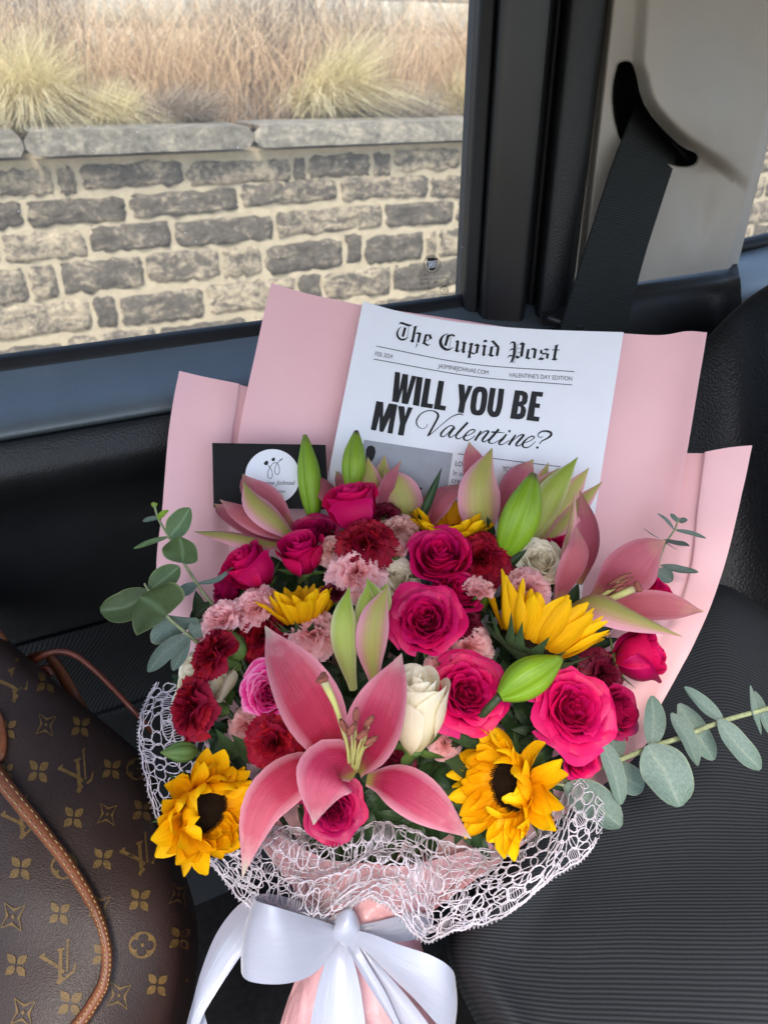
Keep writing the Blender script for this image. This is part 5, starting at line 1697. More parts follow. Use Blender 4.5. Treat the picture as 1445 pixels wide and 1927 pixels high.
lily("half-open pink lily pointing left in front of the florist card", (548, 1018, .622), [
    ([(548, 1020, .622), (490, 1002, .616), (430, 968, .616), (404, 948, .622)], 24, (.2, .5, .8), M['lily_dusty'], T_(cup=.35)),
    ([(556, 1006, .626), (512, 960, .622), (476, 924, .620), (457, 892, .626)], 34, (.5, .2, .8), M['lily_dusty'], T_(cup=.30)),
    ([(552, 1015, .618), (500, 990, .606), (450, 962, .604), (414, 940, .612)], 22, (.1, .5, .85), M['lily_dusty'], T_(cup=-.3)),
    ([(545, 1026, .616), (490, 1020, .606), (420, 1006, .604), (364, 1000, .610)], 17, (.05, .6, .8), M['lily_back'], T_(cup=-.5)),
    ([(556, 1014, .614), (516, 978, .602), (480, 945, .598), (458, 906, .606)], 28, (.45, .3, .85), M['lily_back'], T_(cup=-.35)),
])
lily("open pink lily in front of the page, petals spread either side of a bud", (735, 1000, .642), [
    ([(690, 985, .645), (640, 945, .640), (606, 912, .636), (568, 884, .640)], 27, (.3, .6, .7), M['lily_dusty'], T_(cup=-.25)),
    ([(705, 985, .648), (668, 940, .650), (645, 912, .650), (632, 886, .652)], 22, (.4, .3, .8), M['lily_dusty'], T_(cup=.2)),
    ([(715, 990, .640), (704, 945, .632), (697, 900, .630), (692, 860, .634)], 26, (.1, .0, 1), M['lily_back'], T_(cup=-.4)),
    ([(738, 990, .646), (726, 940, .644), (720, 900, .644), (724, 856, .648)], 26, (.1, .0, 1), M['lily_back'], T_(cup=-.3)),
    ([(752, 1005, .638), (762, 960, .630), (748, 915, .628), (722, 880, .634)], 40, (.0, .1, 1), M['lily_back'], T_(cup=-.35)),
    ([(722, 985, .634), (722, 940, .626), (735, 905, .622), (755, 866, .628)], 17, (.5, .2, .8), M['lily_dusty'], T_(cup=-.3)),
    ([(765, 1000, .640), (790, 960, .634), (830, 930, .630), (876, 908, .636)], 24, (-.1, .6, .7), M['lily_dusty'], T_(cup=-.2)),
    ([(795, 1005, .632), (815, 965, .626), (840, 935, .624), (876, 906, .630)], 22, (-.5, .3, .8), M['lily_dusty'], T_(cup=-.2)),
])
lily("half-open lily with a broad green-striped pink petal in front of the page", (930, 1030, .635), [
    ([(915, 985, .640), (902, 930, .638), (890, 870, .638), (882, 831, .642)], 26, (.2, .0, 1), M['lily_dusty'], T_(cup=.2)),
    ([(945, 985, .640), (962, 935, .636), (982, 895, .636), (1003, 864, .640)], 32, (-.2, .1, 1), M['lily_dusty'], T_(cup=-.25)),
    ([(916, 1032, .622), (906, 975, .606), (905, 905, .602), (926, 843, .618)], 43, (.0, .05, 1), M['lily_back'], T_(cup=-.45)),
])
lily("cluster of half-open green and pink lily petals at the right of the page", (1000, 1030, .632), [
    ([(992, 1010, .640), (1012, 945, .636), (1020, 905, .636), (1032, 870, .640)], 17, (.0, .0, 1), M['lily_back'], T_(cup=-.3)),
    ([(990, 1010, .638), (1008, 955, .630), (1025, 915, .628), (1052, 880, .634)], 24, (.0, .0, 1), M['lily_back'], T_(cup=-.3)),
    ([(1015, 1020, .634), (1050, 965, .628), (1080, 920, .628), (1108, 880, .632)], 22, (.0, .1, 1), M['lily_back'], T_(cup=-.35)),
    ([(1015, 1030, .630), (1060, 985, .624), (1095, 945, .626), (1133, 906, .630)], 20, (-.1, .3, .9), M['lily_back'], T_(cup=-.35)),
    ([(993, 1030, .624), (1018, 970, .612), (1048, 915, .610), (1087, 860, .620)], 31, (.0, .1, 1), M['lily_green'], T_(cup=-.5)),
])
lily("lily just opening in the middle, green outside petals with one pink petal", (690, 1290, .540), [
    ([(695, 1230, .548), (705, 1160, .544), (702, 1120, .542), (690, 1088, .545)], 22, (.0, .0, 1), M['lily_green'], T_(cup=-.5)),
    ([(700, 1230, .550), (716, 1160, .548), (722, 1120, .546), (728, 1098, .548)], 18, (.0, .0, 1), M['lily_green'], T_(cup=-.5)),
    ([(690, 1260, .540), (690, 1190, .532), (690, 1140, .530), (692, 1096, .535)], 25, (.0, .0, 1), M['lily_green'], T_(cup=-.5)),
    ([(706, 1290, .532), (700, 1225, .522), (708, 1160, .520), (730, 1102, .528)], 33, (.15, .0, 1), M['lily_back'], T_(cup=-.4)),
    ([(666, 1300, .534), (650, 1225, .522), (648, 1160, .520), (657, 1104, .528)], 27, (.1, .0, 1), M['lily_green'], T_(cup=-.5)),
])

# closed lily buds
for base, tip, r, bend, lab in [
        ((592, 985, .640), (574, 818, .640), 22, .02, "slim green lily bud in front of the right end of the florist card"),
        ((664, 930, .625), (671, 810, .625), 22, 0, "upright green lily bud in front of the left edge of the page"),
        ((944, 1052, .590), (1004, 890, .585), 35, -.05, "fat green lily bud with a dark tip on its own stalk, largest of the buds"),
        ((940, 1310, .515), (1056, 1238, .520), 37, .04, "green lily bud lying sideways between two open magenta roses")]:
    t = thing("lily_bud", lab, "lily bud", P(*base), group="closed lily buds in the bouquet")
    bud(t, base, tip, r, bend=bend)
    if lab.startswith("fat"):
        Mesher().tube(px_path([(945, 1050, .590), (938, 1068, .590), (925, 1090, .592), (905, 1150, .60)], 10), [.0044, .0040, .0040, .004], 8).build("stem", M['bud'], t)
    else:
        stem_to(t, P(*base), .003)

t = thing("carnation_bud", "small closed green carnation bud at the left, above the sunflower beside the lace", "carnation bud", P(335, 1415, .53))
bud(t, (372, 1414, .535), (302, 1416, .525), 19, mat=M['calyx'], prof=[.3, .8, 1, 1.02, .95, .7, .4, .05], amp=.03, lobes=5)
stem_to(t, P(372, 1414, .535), .002)
t = thing("carnation_bud", "closed green carnation bud beside the upper left dark red carnation", "carnation bud", P(440, 1210, .555))
bud(t, (455, 1240, .558), (430, 1185, .552), 20, mat=M['calyx'], prof=[.3, .8, 1, 1.02, .95, .7, .4, .05], amp=.03, lobes=5)
Mesher().tube(px_path([(455, 1238, .558), (466, 1262, .560), (478, 1280, .565)], 6), .0018, 6).build("stem", M['stem'], t)

# =================================================================== leaves
EW = np.array([.16, .58, .82, .94, 1.0, 1.0, .98, .92, .80, .58, .14])


def leaf(root, base, tip, hw, mat, nrm=(0, .2, 1), bend=0.0, cup=.22, d0=None, name="leaf", prof=EW, fold=0.14, lab=None):
    b, tp = np.array(base, float), np.array(tip, float)
    mid = (b + tp) / 2
    pv = np.array([-(tp - b)[1], (tp - b)[0], 0]) * bend
    pts = px_path([b, mid + pv, tp], 13)
    dm = mid[2]
    w = lerp_list(prof, 13) * hw * dm * PX
    return Mesher().grid(blade(pts, w, DV(*nrm), cup=cup, nu=9, fold=fold, wave=.09, ph=rng.uniform(0, 6), twist=rng.uniform(-.25, .25))).build(name, mat, root, label=lab)


def branch(label, stem_pts, leaves, mat, rad=(.0016, .0012, .0008)):
    t = thing("eucalyptus_branch", label, "eucalyptus", P(*stem_pts[0]), group="eucalyptus branches in the bouquet")
    Mesher().tube(px_path(stem_pts, 30), list(rad), 7).build("stem", M['euc_stem'], t)
    for lf in leaves:
        b, tp, hw = lf[:3]
        leaf(t, b, tp, hw, lf[3] if len(lf) > 3 and lf[3] is not None else mat, nrm=lf[4] if len(lf) > 4 else (rng.uniform(-.25, .25), rng.uniform(.1, .5), 1), bend=lf[5] if len(lf) > 5 else rng.uniform(-.05, .05))
    return t


branch("green eucalyptus branch reaching up past the left pink paper sheet beside the door",
       [(470, 1200, .60), (399, 1135, .592), (371, 1098, .588), (345, 1057, .585), (318, 1010, .585), (298, 975, .588), (290, 945, .590)],
       [((318, 1012, .585), (358, 956, .580), 23), ((318, 1010, .586), (252, 1032, .580), 5), ((345, 1059, .584), (339, 1010, .572), 37, None, (-.1, .2, 1)),
        ((346, 1056, .586), (372, 1046, .600), 9), ((371, 1098, .588), (331, 1122, .580), 13, M['euc_grey']), ((372, 1098, .588), (438, 1068, .582), 5, M['euc_grey'], (0, .2, 1), .12),
        ((298, 975, .588), (269, 981, .583), 5, M['euc_grey']), ((297, 976, .587), (318, 961, .582), 6.5, M['bud']), ((292, 955, .590), (286, 945, .589), 3, M['bud']), ((292, 955, .590), (296, 946, .589), 3, M['bud'])], M['euc'])
branch("eucalyptus branch with broad green leaves spreading left across the dark door",
       [(430, 1260, .58), (355, 1195, .572), (313, 1157, .566), (281, 1112, .564), (272, 1098, .564)],
       [((281, 1112, .564), (189, 1148, .556), 30, None, (.1, .3, 1), -.12), ((282, 1110, .566), (338, 1066, .572), 23), ((314, 1158, .565), (264, 1122, .548), 60, None, (.1, .2, 1)),
        ((314, 1158, .568), (350, 1186, .582), 52, M['euc_grey'], (-.3, .1, 1)), ((355, 1195, .572), (279, 1264, .560), 17, M['euc_grey'], (.4, .3, .9), .06), ((356, 1196, .572), (326, 1262, .566), 15, M['euc_grey']),
        ((356, 1194, .574), (396, 1174, .574), 17, M['euc_grey']), ((402, 1136, .592), (360, 1180, .585), 13, M['leafdark'], (.3, .2, .9), .15)], M['euc'])
branch("long grey-green eucalyptus branch reaching right over the ribbed seat",
       [(1060, 1470, .575), (1148, 1437, .560), (1223, 1407, .548), (1288, 1385, .540), (1359, 1357, .530), (1445, 1333, .520), (1520, 1312, .512)],
       [((1148, 1437, .561), (1160, 1366, .575), 22), ((1150, 1438, .562), (1210, 1484, .572), 27), ((1130, 1392, .556), (1168, 1514, .548), 19, None, (.2, .1, 1)),
        ((1224, 1406, .548), (1226, 1309, .548), 21, None, (.1, .1, 1), .04), ((1218, 1402, .545), (1278, 1518, .525), 46, None, (-.1, .2, 1)), ((1276, 1324, .546), (1342, 1430, .548), 23, None, (-.2, .2, 1)),
        ((1262, 1342, .538), (1312, 1441, .532), 18, None, (.2, .1, 1)), ((1360, 1356, .530), (1287, 1293, .532), 15), ((1350, 1354, .528), (1430, 1448, .518), 23), ((1411, 1290, .525), (1431, 1382, .520), 7), ((1419, 1301, .530), (1450, 1384, .525), 10)],
       M['euc_grey'], rad=(.0022, .0019, .0016))
branch("small grey eucalyptus tip standing against the pink paper at the upper right",
       [(1225, 1120, .66), (1238, 1062, .655), (1250, 1026, .652), (1268, 998, .65), (1274, 982, .65), (1277, 974, .65)],
       [((1242, 1015, .652), (1209, 993, .640), 3.5, None, (.5, .7, .3)), ((1242, 1015, .650), (1273, 1035, .640), 3.5, None, (.5, .7, .3)), ((1268, 997, .65), (1236, 966, .645), 4.5), ((1269, 997, .65), (1328, 1013, .642), 4.5),
        ((1246, 1017, .65), (1296, 1028, .630), 11, None, (0, .8, .5)), ((1275, 982, .65), (1260, 967, .648), 5), ((1276, 981, .65), (1293, 979, .645), 5.5), ((1242, 1064, .656), (1313, 1077, .645), 9, None, (0, .6, .7)), ((1236, 1072, .655), (1264, 1094, .648), 16)], M['euc_grey'], rad=(.0012, .0009, .0007))
branch("grey-green eucalyptus leaves lying on the lace under the long right branch",
       [(1020, 1470, .57), (1062, 1478, .562), (1085, 1486, .558)],
       [((1062, 1478, .560), (1168, 1556, .545), 36, None, (.1, .3, 1)), ((1075, 1480, .565), (1120, 1490, .57), 14)], M['euc_grey'])

for (b, tp, hw, cup, lab) in [
        ((786, 992, .62), (831, 880, .616), 9, .5, "slender dark green leaf standing in front of the printed picture"),
        ((938, 1078, .588), (992, 1034, .582), 10, .4, "pointed dark green leaf on the stalk of the fat lily bud"),
        ((928, 1010, .61), (916, 972, .606), 7, .3, "small dark green leaf tip below the broad striped lily petal")]:
    t = thing("lily_leaf", lab, "leaf", P(*b), group="single leaves in the bouquet")
    leaf(t, b, tp, hw, M['leafdark'], cup=cup, prof=np.array([.5, .75, .92, 1, 1, .95, .86, .72, .52, .28, .03]))
for (b, tp, hw, nr, lab) in [
        ((915, 1395, .545), (842, 1388, .535), 22, (-.2, .4, .9), "dark green sunflower leaf above the lower right sunflower"),
        ((900, 1440, .545), (836, 1432, .530), 30, (-.4, .3, .9), "crinkled dark green sunflower leaf left of the lower right sunflower"),
        ((905, 1500, .545), (826, 1490, .535), 30, (-.4, -.1, .9), "shaded sunflower leaf right of the front lily's pointed petal"),
        ((445, 1425, .545), (406, 1372, .530), 15, (0, .3, 1), "spiky green sepal leaf above the left sunflower"),
        ((480, 1432, .545), (436, 1382, .530), 16, (.2, .3, 1), "green sepal leaf between the left sunflower and dark red carnation"),
        ((330, 1560, .545), (300, 1572, .54), 12, (0, .3, 1), "green leaf tip under the left sunflower")]:
    t = thing("sunflower_leaf", lab, "leaf", P(*b), group="sunflower leaves in the bouquet")
    leaf(t, b, tp, hw, M['bract'], nrm=nr, cup=.25, prof=np.array([.35, .75, .95, 1, .96, .86, .72, .56, .38, .18, .02]))

# dark greenery deep between the flowers
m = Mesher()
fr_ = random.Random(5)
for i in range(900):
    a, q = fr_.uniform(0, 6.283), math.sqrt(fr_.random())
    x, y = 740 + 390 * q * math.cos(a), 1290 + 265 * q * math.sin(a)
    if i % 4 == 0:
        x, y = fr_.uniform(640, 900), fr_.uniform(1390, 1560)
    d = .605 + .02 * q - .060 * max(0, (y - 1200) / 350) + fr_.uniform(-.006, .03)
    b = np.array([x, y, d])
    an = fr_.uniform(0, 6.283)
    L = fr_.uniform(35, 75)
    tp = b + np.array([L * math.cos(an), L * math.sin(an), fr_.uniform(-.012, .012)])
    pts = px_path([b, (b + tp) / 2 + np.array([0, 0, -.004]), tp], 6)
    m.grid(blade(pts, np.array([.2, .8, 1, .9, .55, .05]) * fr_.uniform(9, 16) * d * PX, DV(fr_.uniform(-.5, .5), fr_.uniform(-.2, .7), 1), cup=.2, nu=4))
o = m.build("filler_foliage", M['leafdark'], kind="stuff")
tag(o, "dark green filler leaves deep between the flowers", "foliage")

# =================================================================== lace collar
OUT_ = np.array([(296, 1292, .600), (268, 1335, .598), (264, 1400, .594), (276, 1470, .588), (300, 1535, .575), (355, 1600, .555), (412, 1640, .535), (462, 1690, .515), (520, 1738, .502), (580, 1745, .498), (640, 1722, .495),
                 (700, 1700, .495), (752, 1716, .492), (806, 1768, .490), (865, 1752, .492), (930, 1722, .495), (1000, 1688, .502), (1062, 1640, .515), (1110, 1590, .532), (1150, 1530, .555)], float)
INN_ = np.array([(400, 1290, .580), (392, 1340, .578), (392, 1400, .572), (400, 1450, .566), (415, 1500, .560), (450, 1545, .555), (490, 1562, .548), (530, 1555, .545), (570, 1560, .540), (620, 1575, .536), (670, 1570, .535),
                 (720, 1552, .535), (770, 1560, .535), (820, 1580, .536), (870, 1592, .538), (930, 1600, .540), (985, 1585, .545), (1030, 1540, .552), (1058, 1500, .560), (1080, 1450, .57)], float)
oc, ic = spline(OUT_, 400), spline(INN_, 400)


def collar(a, b, layer=0):
    """a 0..1 round the collar, b 0 inner .. 1 outer rim"""
    a = np.clip(np.asarray(a, float), 0, 1)
    b = np.asarray(b, float)
    k = a * 399
    i = np.minimum(k.astype(int), 398)
    f = (k - i)[..., None]
    o_ = oc[i] * (1 - f) + oc[i + 1] * f
    n_ = ic[i] * (1 - f) + ic[i + 1] * f
    bb = b[..., None]
    p = n_ * (1 - bb) + o_ * bb
    p = p.copy()
    s = np.sin(math.pi * np.clip(b, 0, 1))
    ruf = np.sin(a * 64 + layer * 1.9) * .55 + np.sin(a * 37 + 1.3 + layer) * .45
    p[..., 2] += -0.020 * s + 0.010 * ruf * (0.25 + b) + layer * 0.011
    p[..., 0] += 6 * np.sin(a * 50 + b * 3 + layer) * s
    p[..., 1] += (9 * np.sin(a * 43 + b * 5 + layer * 2) - 10 * layer * b) * (0.3 + .7 * b)
    # gathers across the middle
    mid = np.exp(-((a - .53) / .13) ** 2)
    p[..., 1] += mid * 7 * np.sin(b * 13 + a * 20)
    p[..., 2] += mid * 0.007 * np.sin(b * 19 + 2 + a * 12)
    return P(p)


def lace(layer, cells_a, cells_b, seed, r0=.00036, amin=0.0, amax=1.0, skip=.06, size=.60):
    """crocheted net: beaded oval loops packed against each other, joined by bars and a few closely worked patches"""
    r = random.Random(seed)
    ms = Mesher()
    da, db = (amax - amin) / cells_a, 1.0 / cells_b

    def strand(a, b, rad, bead=True, ends=1.0):
        path = collar(np.asarray(a), np.asarray(b), layer)
        rads = np.full(len(path), rad)
        if bead:
            rads[1::2] *= 1.55
        rads[0] *= ends
        rads[-1] *= ends
        ms.tube(path, rads, 4, caps=False)

    for j in range(cells_b):
        for i in range(cells_a):
            ca = amin + (i + .5 + (.5 if j % 2 else 0)) * da + r.uniform(-.16, .16) * da
            cb = (j + .5) * db + r.uniform(-.12, .12) * db
            th = np.linspace(0, 2 * math.pi, 19)
            sx, sy, tl_ = size * r.uniform(.72, 1.12), size * r.uniform(.75, 1.15), r.uniform(-.5, .5)
            k3, p3 = r.uniform(0, .16), r.uniform(0, 6.28)
            q = 1 + k3 * np.cos(3 * th + p3)
            ea = ca + da * q * (sx * np.cos(th) * math.cos(tl_) - sy * np.sin(th) * math.sin(tl_) * .6)
            eb = np.clip(cb + db * q * (sx * np.cos(th) * math.sin(tl_) * .6 + sy * np.sin(th) * math.cos(tl_)), 0, 1.02)
            if r.random() > skip:
                strand(ea, eb, r0 * r.choice((.9, 1.0, 1.25)))
            t_ = np.linspace(0, 1, 7)
            if r.random() < .42:
                ang = r.uniform(0, 3.14)
                strand(ca + da * .55 * math.cos(ang) * (2 * t_ - 1), np.clip(cb + db * .55 * math.sin(ang) * (2 * t_ - 1) + .05 * db * np.sin(3.14 * t_), 0, 1), r0 * .75, ends=1.8)
            if r.random() < .16:
                for k in range(6):
                    o_ = (k - 2.5) * .085
                    strand(ca + da * (o_ + .10 * np.sin(3.14 * t_) * (k - 2.5)), np.clip(cb + db * 1.1 * (t_ - .5), 0, 1), r0 * .7, bead=False)
    for b0, rad in ((0.0, 1.2), (.955, 1.0), (1.0, 1.7)):
        n = int(150 * (amax - amin)) * 2
        aa = np.linspace(amin, amax, n)
        for k in range(0, n - 12, 12):
            seg = aa[k:k + 13]
            strand(seg, b0 + .012 * np.sin(seg * 210 + b0 * 9), r0 * rad)
    if layer == 0:
        for k in range(150):
            a0 = amin + (amax - amin) * (k + .5) / 150
            strand([a0, a0 + .0022, a0 + .0044], [1.0, 1.045, 1.0], r0 * .8, bead=False)
    return ms


t = thing("lace_collar", "white crocheted lace collar ruffled round the front of the bouquet", "lace", P(700, 1640, .53))
lace(0, 48, 6, 3, r0=.00034).build("lace_net", M['lace'], t, kind="stuff")
lace(1, 13, 7, 4, amin=.30, amax=.82, skip=.12, r0=.00033, size=.58).build("lace_net", M['lace'], t, kind="stuff")

# =================================================================== satin bow
bow = thing("ribbon_bow", "white satin ribbon bow tied round the pink handle under the lace", "ribbon bow", P(648, 1750, .51))


def strip(rows, name, nu=14, nv=40, label=None, curl=0.0):
    """rows of (left px, right px) with depths along the ribbon"""
    L = spline(P(np.array([r[0] for r in rows], float)), nv)
    R2 = spline(P(np.array([r[1] for r in rows], float)), nv)
    u = np.linspace(0, 1, nu)[None, :, None]
    pts = L[:, None] * (1 - u) + R2[:, None] * u
    if curl:
        n_ = unit(np.cross(np.gradient(L, axis=0), R2 - L))
        pts = pts + n_[:, None] * curl * np.sin(math.pi * u)
    length = np.linalg.norm(np.diff(L, axis=0), axis=1).sum()
    width = np.mean(np.linalg.norm(R2 - L, axis=1))
    uu, vv = np.meshgrid(np.linspace(0, 1, nu), np.linspace(0, length / width, nv))
    return Mesher().grid(pts, uv=np.stack([uu, vv], -1)).build(name, M['satin'], bow, label=label)


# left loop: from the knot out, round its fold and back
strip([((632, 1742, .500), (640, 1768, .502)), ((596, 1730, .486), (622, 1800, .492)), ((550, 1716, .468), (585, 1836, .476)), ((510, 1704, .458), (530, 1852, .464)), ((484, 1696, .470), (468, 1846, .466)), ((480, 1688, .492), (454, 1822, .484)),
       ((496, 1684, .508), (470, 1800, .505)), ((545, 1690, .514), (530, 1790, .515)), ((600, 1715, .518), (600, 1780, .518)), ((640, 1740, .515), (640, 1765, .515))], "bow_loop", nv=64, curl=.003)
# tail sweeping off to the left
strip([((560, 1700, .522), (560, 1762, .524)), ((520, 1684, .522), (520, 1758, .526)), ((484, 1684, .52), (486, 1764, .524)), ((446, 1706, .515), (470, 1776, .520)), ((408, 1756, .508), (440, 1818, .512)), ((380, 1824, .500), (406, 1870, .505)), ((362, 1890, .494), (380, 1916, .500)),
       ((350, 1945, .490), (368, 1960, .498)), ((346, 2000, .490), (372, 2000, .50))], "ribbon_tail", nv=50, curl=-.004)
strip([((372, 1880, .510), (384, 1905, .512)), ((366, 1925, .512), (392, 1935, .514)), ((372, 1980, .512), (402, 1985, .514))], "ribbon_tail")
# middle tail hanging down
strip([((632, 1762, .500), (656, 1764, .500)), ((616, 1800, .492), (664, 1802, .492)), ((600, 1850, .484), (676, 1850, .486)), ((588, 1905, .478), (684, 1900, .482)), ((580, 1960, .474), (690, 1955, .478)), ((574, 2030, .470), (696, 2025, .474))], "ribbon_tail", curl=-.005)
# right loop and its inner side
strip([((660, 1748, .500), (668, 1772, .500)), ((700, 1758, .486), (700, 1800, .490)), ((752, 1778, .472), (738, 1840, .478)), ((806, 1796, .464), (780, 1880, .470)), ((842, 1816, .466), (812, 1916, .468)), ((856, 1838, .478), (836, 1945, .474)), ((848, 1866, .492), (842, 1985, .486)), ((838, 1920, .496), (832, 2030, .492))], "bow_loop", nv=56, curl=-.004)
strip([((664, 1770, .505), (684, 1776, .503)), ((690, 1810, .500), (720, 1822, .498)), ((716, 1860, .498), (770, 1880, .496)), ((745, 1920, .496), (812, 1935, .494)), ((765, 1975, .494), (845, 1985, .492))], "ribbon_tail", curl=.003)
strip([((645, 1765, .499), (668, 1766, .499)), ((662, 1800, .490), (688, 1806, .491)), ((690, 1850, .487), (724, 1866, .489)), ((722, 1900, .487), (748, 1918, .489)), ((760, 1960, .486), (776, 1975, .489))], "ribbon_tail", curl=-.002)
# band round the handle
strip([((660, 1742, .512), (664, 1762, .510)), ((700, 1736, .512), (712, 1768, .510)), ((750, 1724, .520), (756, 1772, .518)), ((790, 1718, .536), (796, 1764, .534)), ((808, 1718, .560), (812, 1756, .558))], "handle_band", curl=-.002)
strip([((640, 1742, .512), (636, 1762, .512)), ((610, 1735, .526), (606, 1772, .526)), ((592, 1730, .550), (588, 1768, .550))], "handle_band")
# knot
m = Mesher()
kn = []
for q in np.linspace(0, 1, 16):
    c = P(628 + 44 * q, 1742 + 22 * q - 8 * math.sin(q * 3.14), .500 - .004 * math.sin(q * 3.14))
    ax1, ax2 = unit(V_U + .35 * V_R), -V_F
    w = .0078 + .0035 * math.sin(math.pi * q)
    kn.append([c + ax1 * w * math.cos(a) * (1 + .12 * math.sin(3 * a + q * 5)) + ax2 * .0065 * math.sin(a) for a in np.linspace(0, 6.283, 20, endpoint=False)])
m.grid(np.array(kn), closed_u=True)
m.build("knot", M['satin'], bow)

# =================================================================== handbag
bag_rows = [
    [(-170, 1020, .68), (0, 1188, .66), (130, 1300, .645), (232, 1386, .65), (268, 1418, .675), (276, 1432, .74)],
    [(-170, 1100, .645), (0, 1230, .625), (130, 1335, .615), (240, 1415, .62), (284, 1450, .655), (294, 1462, .73)],
    [(-160, 1300, .60), (0, 1370, .580), (160, 1460, .570), (270, 1520, .580), (312, 1545, .625), (322, 1556, .71)],
    [(-150, 1620, .54), (0, 1640, .520), (180, 1670, .517), (310, 1690, .535), (352, 1702, .59), (364, 1705, .69)],
    [(-150, 1800, .515), (0, 1810, .495), (180, 1820, .496), (320, 1815, .52), (358, 1815, .575), (372, 1815, .67)],
    [(-150, 1960, .49), (0, 1965, .475), (180, 1965, .478), (300, 1955, .51), (334, 1950, .57), (348, 1950, .66)],
    [(-150, 2120, .47), (0, 2130, .455), (160, 2130, .46), (262, 2110, .50), (295, 2100, .56), (310, 2100, .65)]]
bp = patch(bag_rows, 60, 60)
nn = np.array([[noise.noise(Vector(p) * 11) + .5 * noise.noise(Vector(p) * 26) for p in r] for r in bp])
bp = bp - nn[:, :, None] * 0.0055 * V_F
bag_m = Mesher().grid(bp)
back = EYE + (bp.mean((0, 1)) + (bp - bp.mean((0, 1))) * 0.93 - EYE) * 1.17
hb = bag_m.bvh()
tb = thing("handbag", "brown coated canvas handbag with tan letter and flower print and leather handle", "handbag", P(120, 1700, .52))
m2 = Mesher()
m2.v, m2.f, m2.uv, m2.n = list(bag_m.v), list(bag_m.f), list(bag_m.uv), bag_m.n
m2.grid(np.stack([bp[0], EYE + (bp[0] - EYE) * 1.03 - V_U * .002, back[0]]), flip=True)
m2.grid(np.stack([bp[:, -1], back[:, -1]], 1))
body = m2.build("body", M['canvas'], tb)
Dm = Decal(hb, lift=.00025, step=.000004)


def rotd(x, y, s, ang, sx=1.0):
    c, sn = math.cos(ang), math.sin(ang)
    return lambda pts: [(x + s * (sx * p[0] * c - p[1] * sn), y + s * (sx * p[0] * sn + p[1] * c)) for p in pts]


def petal4(x, y, s, ang, sx=1.0):
    f = rotd(x, y, s * 1.08, ang, sx)
    for k in range(4):
        a = math.pi / 4 + k * math.pi / 2
        c, sn = math.cos(a), math.sin(a)
        lp = [(.15, 0), (.26, .17), (.50, .33), (.78, .32), (1.02, .16), (1.22, 0), (1.02, -.16), (.78, -.32), (.50, -.33), (.26, -.17)]
        Dm.poly(f([(p[0] * c - p[1] * sn, p[0] * sn + p[1] * c) for p in lp]))


def ring(f, lp_o, lp_i):
    n = len(lp_o)
    Dm.tris(f(lp_o) + f(lp_i), [(i, (i + 1) % n, n + (i + 1) % n, n + i) for i in range(n)])


def diamond(x, y, s, ang, sx=1.0):
    f = rotd(x, y, s, ang, sx)
    o_, i_ = [], []
    for k in range(4):
        a0, a1 = math.pi / 4 + k * math.pi / 2, math.pi / 4 + (k + 1) * math.pi / 2
        for t_ in np.linspace(0, 1, 8, endpoint=False):
            p = np.array([math.cos(a0) * (1 - t_) + math.cos(a1) * t_, math.sin(a0) * (1 - t_) + math.sin(a1) * t_]) * 1.42
            sh = 1 - .34 * math.sin(math.pi * t_)
            # the ground between the four dark petals shows as tan triangles in the middle of each side
            q = p * sh
            o_.append(tuple(q))
            i_.append(tuple(q * (.86 - .26 * math.sin(math.pi * t_) ** 3)))
    ring(f, o_, i_)
    Dm.poly(f([(.16 * math.cos(a), .16 * math.sin(a)) for a in np.linspace(0, 6.283, 8, endpoint=False)]))


def roundel(x, y, s, ang, sx=1.0):
    f = rotd(x, y, s, ang, sx)
    n = 48
    o_ = [(math.cos(2 * math.pi * k / n), math.sin(2 * math.pi * k / n)) for k in range(n)]
    i_ = []
    for k in range(n):
        a = 2 * math.pi * k / n
        i_.append((math.cos(a) * (.44 + .40 * abs(math.sin(2 * a)) ** .6), math.sin(a) * (.44 + .40 * abs(math.sin(2 * a)) ** .6)))
    ring(f, o_, i_)
    Dm.poly(f([(.15 * math.cos(a), .15 * math.sin(a)) for a in np.linspace(0, 6.283, 8, endpoint=False)]))


def letters(x, y, s, ang, sx=1.0):
    """interlocked slanted L and V"""
    f = rotd(x, y, s, ang, sx)
    # the L: thick stem with serif, foot ending in a thin upturned stroke
    Dm.poly(f([(-.22, -.48), (.08, -.60), (.10, -.52), (.02, -.46), (.22, .62), (.32, .70), (.30, .78), (.08, 1.02), (.02, .96), (.08, .80), (-.12, -.36), (-.22, -.40)]))
    Dm.poly(f([(.10, .96), (.62, .30), (.66, -.02), (.72, -.02), (.72, .36), (.14, 1.06)]))
    # the V: thick left arm, thin right arm
    Dm.poly(f([(-.92, -.02), (-.72, -.22), (-.68, -.14), (-.72, -.06), (.02, .22), (.30, .40), (.28, .52), (.16, .50), (-.10, .34), (-.78, .10), (-.92, .06)]))
    Dm.poly(f([(.12, -.98), (.22, -1.06), (.24, -.98), (.20, -.94), (.44, .36), (.36, .42), (.12, -.90), (.06, -.86)]))


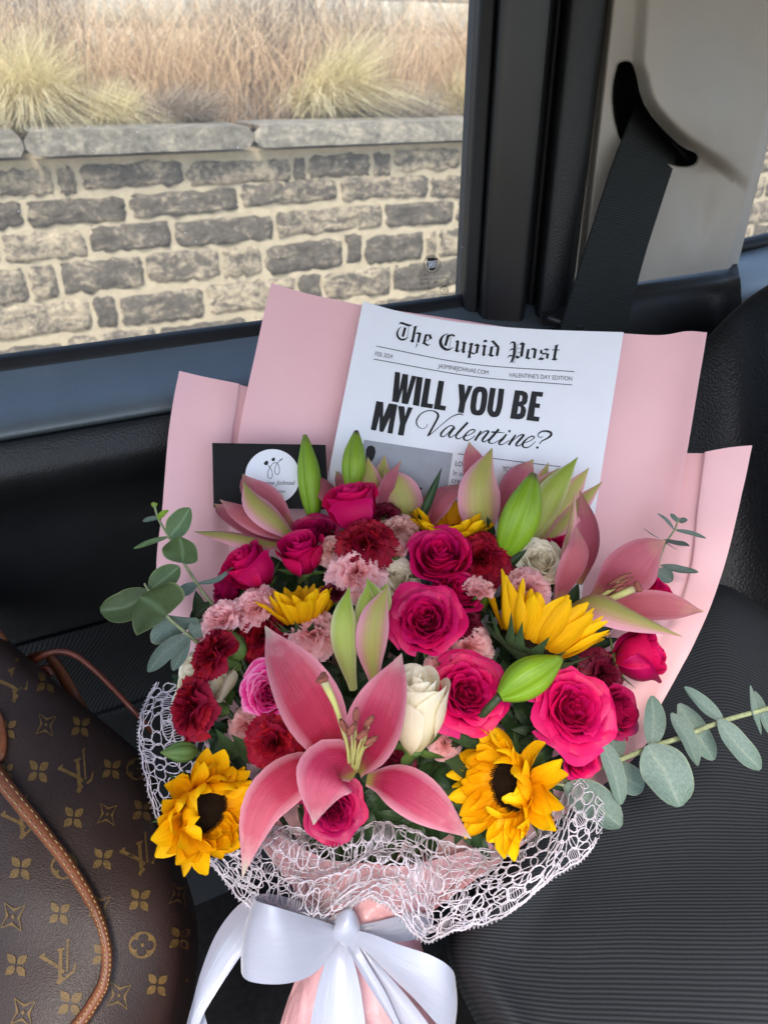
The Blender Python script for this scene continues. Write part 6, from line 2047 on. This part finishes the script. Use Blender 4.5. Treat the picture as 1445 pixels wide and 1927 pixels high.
tl = .10
for x, y in [(24, 1280), (147, 1450), (263, 1606), (114, 1808), (40, 1537)]:
    letters(x, y, 41 if y < 1700 else 43, tl + (.10 if y > 1700 else 0) - (.05 if y < 1300 else 0))
for x, y, s in [(87, 1285, 19), (152, 1368, 19), (73, 1452, 21), (210, 1448, 19), (139, 1539, 20), (268, 1526, 20), (40, 1634, 22), (194, 1617, 20), (113, 1719, 21), (263, 1694, 21), (338, 1766, 21), (32, 1816, 22), (133, 1888, 24), (295, 1853, 21), (194, 1797, 21), (15, 1372, 18), (12, 1452, 16)]:
    petal4(x, y, s, tl, .92)
for x, y, s in [(87, 1365, 20), (204, 1378, 18), (202, 1533, 20), (335, 1684, 20), (188, 1706, 22), (26, 1725, 25), (45, 1905, 25), (224, 1873, 24), (350, 1845, 22)]:
    diamond(x, y, s, tl + .05, .82)
for x, y, s in [(122, 1630, 26), (268, 1778, 26), (258, 1448, 22), (330, 1600, 24)]:
    roundel(x, y, s, tl + .785, .95)
Dm.build("printed_pattern", M['print_gold'], tb)


def surf(px, py, lift):
    r_ = unit(ray(px, py))
    hit, nn_, i_, d_ = hb.ray_cast(Vector(EYE), Vector(r_))
    if hit is None:
        return P(px, py, .6), -V_F
    nn_ = np.array(nn_)
    nn_ = -nn_ if nn_ @ r_ > 0 else nn_
    return np.array(hit) + nn_ * lift, nn_


hp = spline(np.array([(-20, 1428), (30, 1500), (80, 1562), (130, 1628), (170, 1690), (193, 1740), (203, 1790), (197, 1842), (178, 1884), (150, 1928), (120, 1965)], float), 60)
tn = unit(np.gradient(hp, axis=0))
nr = np.stack([tn[:, 1], -tn[:, 0]], 1)
hw = lerp_list([15, 14, 13, 12, 10.5, 9, 8.5, 9.5, 10.5, 12, 13], 60)
top, bot, s1, s2, e1 = [], [], [], [], []
for i, q in enumerate(hp):
    w = hw[i]
    base = surf(q[0], q[1], 0)[0]
    row = []
    for s_, lf in ((-1, .004), (-.95, .0085), (-.5, .0105), (0, .0112), (.5, .0105), (.95, .0085), (1, .004)):
        c, nn_ = surf(q[0] + nr[i][0] * w * s_, q[1] + nr[i][1] * w * s_, lf)
        row.append(c)
    top.append(row)
top = np.array(top)
Mesher().grid(top).build("handle", M['leather_tan'], tb)
handle = bpy.context.scene.objects["handle"]
Mesher().grid(np.stack([top[:, 0] * .55 + top[:, 1] * .45 + np.array([0, 0, .0012]), top[:, 0], top[:, 0] * 1.06 - top[:, 1] * .06 - np.array([0, 0, .003])], 1)).build("raw_edge", M['leather_edge'], handle)
m = Mesher()
for col, off in ((2, .0006), (4, .0006)):
    line = top[:, col] * .7 + top[:, col + 1] * .3
    ln = spline(line, 400)
    for a in range(0, 396, 7):
        seg = ln[a:a + 5] - V_F * off
        m.tube(seg, [.0002, .0004, .00045, .0004, .0002], 5)
m.build("stitching", M['thread'], handle)
# leather tab holding the handle and the piece at the top corner
m = Mesher()
tabp = np.array([(-30, 1330), (-5, 1335), (8, 1352), (15, 1385), (14, 1415), (6, 1432), (-10, 1438), (-30, 1436)], float)
tc = spline(tabp, 40, closed=True)
rings_ = []
for sc_, lf in ((1.0, .001), (1.0, .0028), (.92, .0038), (.6, .004), (.05, .004)):
    rings_.append([surf(*(tabp.mean(0) + (q - tabp.mean(0)) * sc_), lf)[0] for q in tc])
m.grid(np.array(rings_), closed_u=True)
tabo = m.build("leather_tab", M['leather_tan'], tb)
m = Mesher()
for q0, q1 in (((0, 1366), (1, 1376)), ((2, 1380), (3, 1390)), ((3, 1394), (3, 1404)), ((2, 1409), (1, 1418))):
    m.tube(np.array([surf(*q0, .0045)[0], surf(*q1, .0045)[0]]), .0007, 5)
m.build("stitching", M['thread'], tabo)
Mesher().tube(P(spline(np.array([(-30, 1175, .655), (-8, 1190, .652), (4, 1204, .652), (2, 1218, .655), (-20, 1226, .66)], float), 20)), [.003, .004, .0045, .004, .003], 8).build("top_binding", M['leather_tan'], tb)


def strap(rows, name, mat):
    L = spline(P(np.array([r[0] for r in rows], float)), 40)
    R2 = spline(P(np.array([r[1] for r in rows], float)), 40)
    th = -V_F * .0012
    ring_ = np.stack([L + th, R2 + th, R2 - th, L - th], 1)
    return Mesher().grid(ring_, closed_u=True).build(name, mat, tb)


strap([((44, 1246, .70), (62, 1244, .70)), ((56, 1232, .70), (66, 1244, .70)), ((80, 1225, .695), (84, 1236, .695)), ((100, 1232, .69), (90, 1244, .69)), ((122, 1258, .685), (106, 1270, .685)), ((150, 1306, .68), (132, 1316, .68)), ((176, 1352, .69), (156, 1362, .69))], "side_strap", M['leather_tan'])
Mesher().tube(P(spline(np.array([(60, 1250, .665), (82, 1234, .66), (110, 1226, .66), (140, 1232, .66), (172, 1255, .658), (210, 1292, .655), (250, 1335, .65), (290, 1380, .66)], float), 40)), [.0030, .0026, .0022], 8).build("closing_cord", M['leather_dark'], tb)
Mesher().tube(P(spline(np.array([(70, 1262, .668), (88, 1258, .664), (100, 1272, .664)], float), 14)), [.0035, .003, .003], 8).build("cord_end", M['leather_dark'], tb)
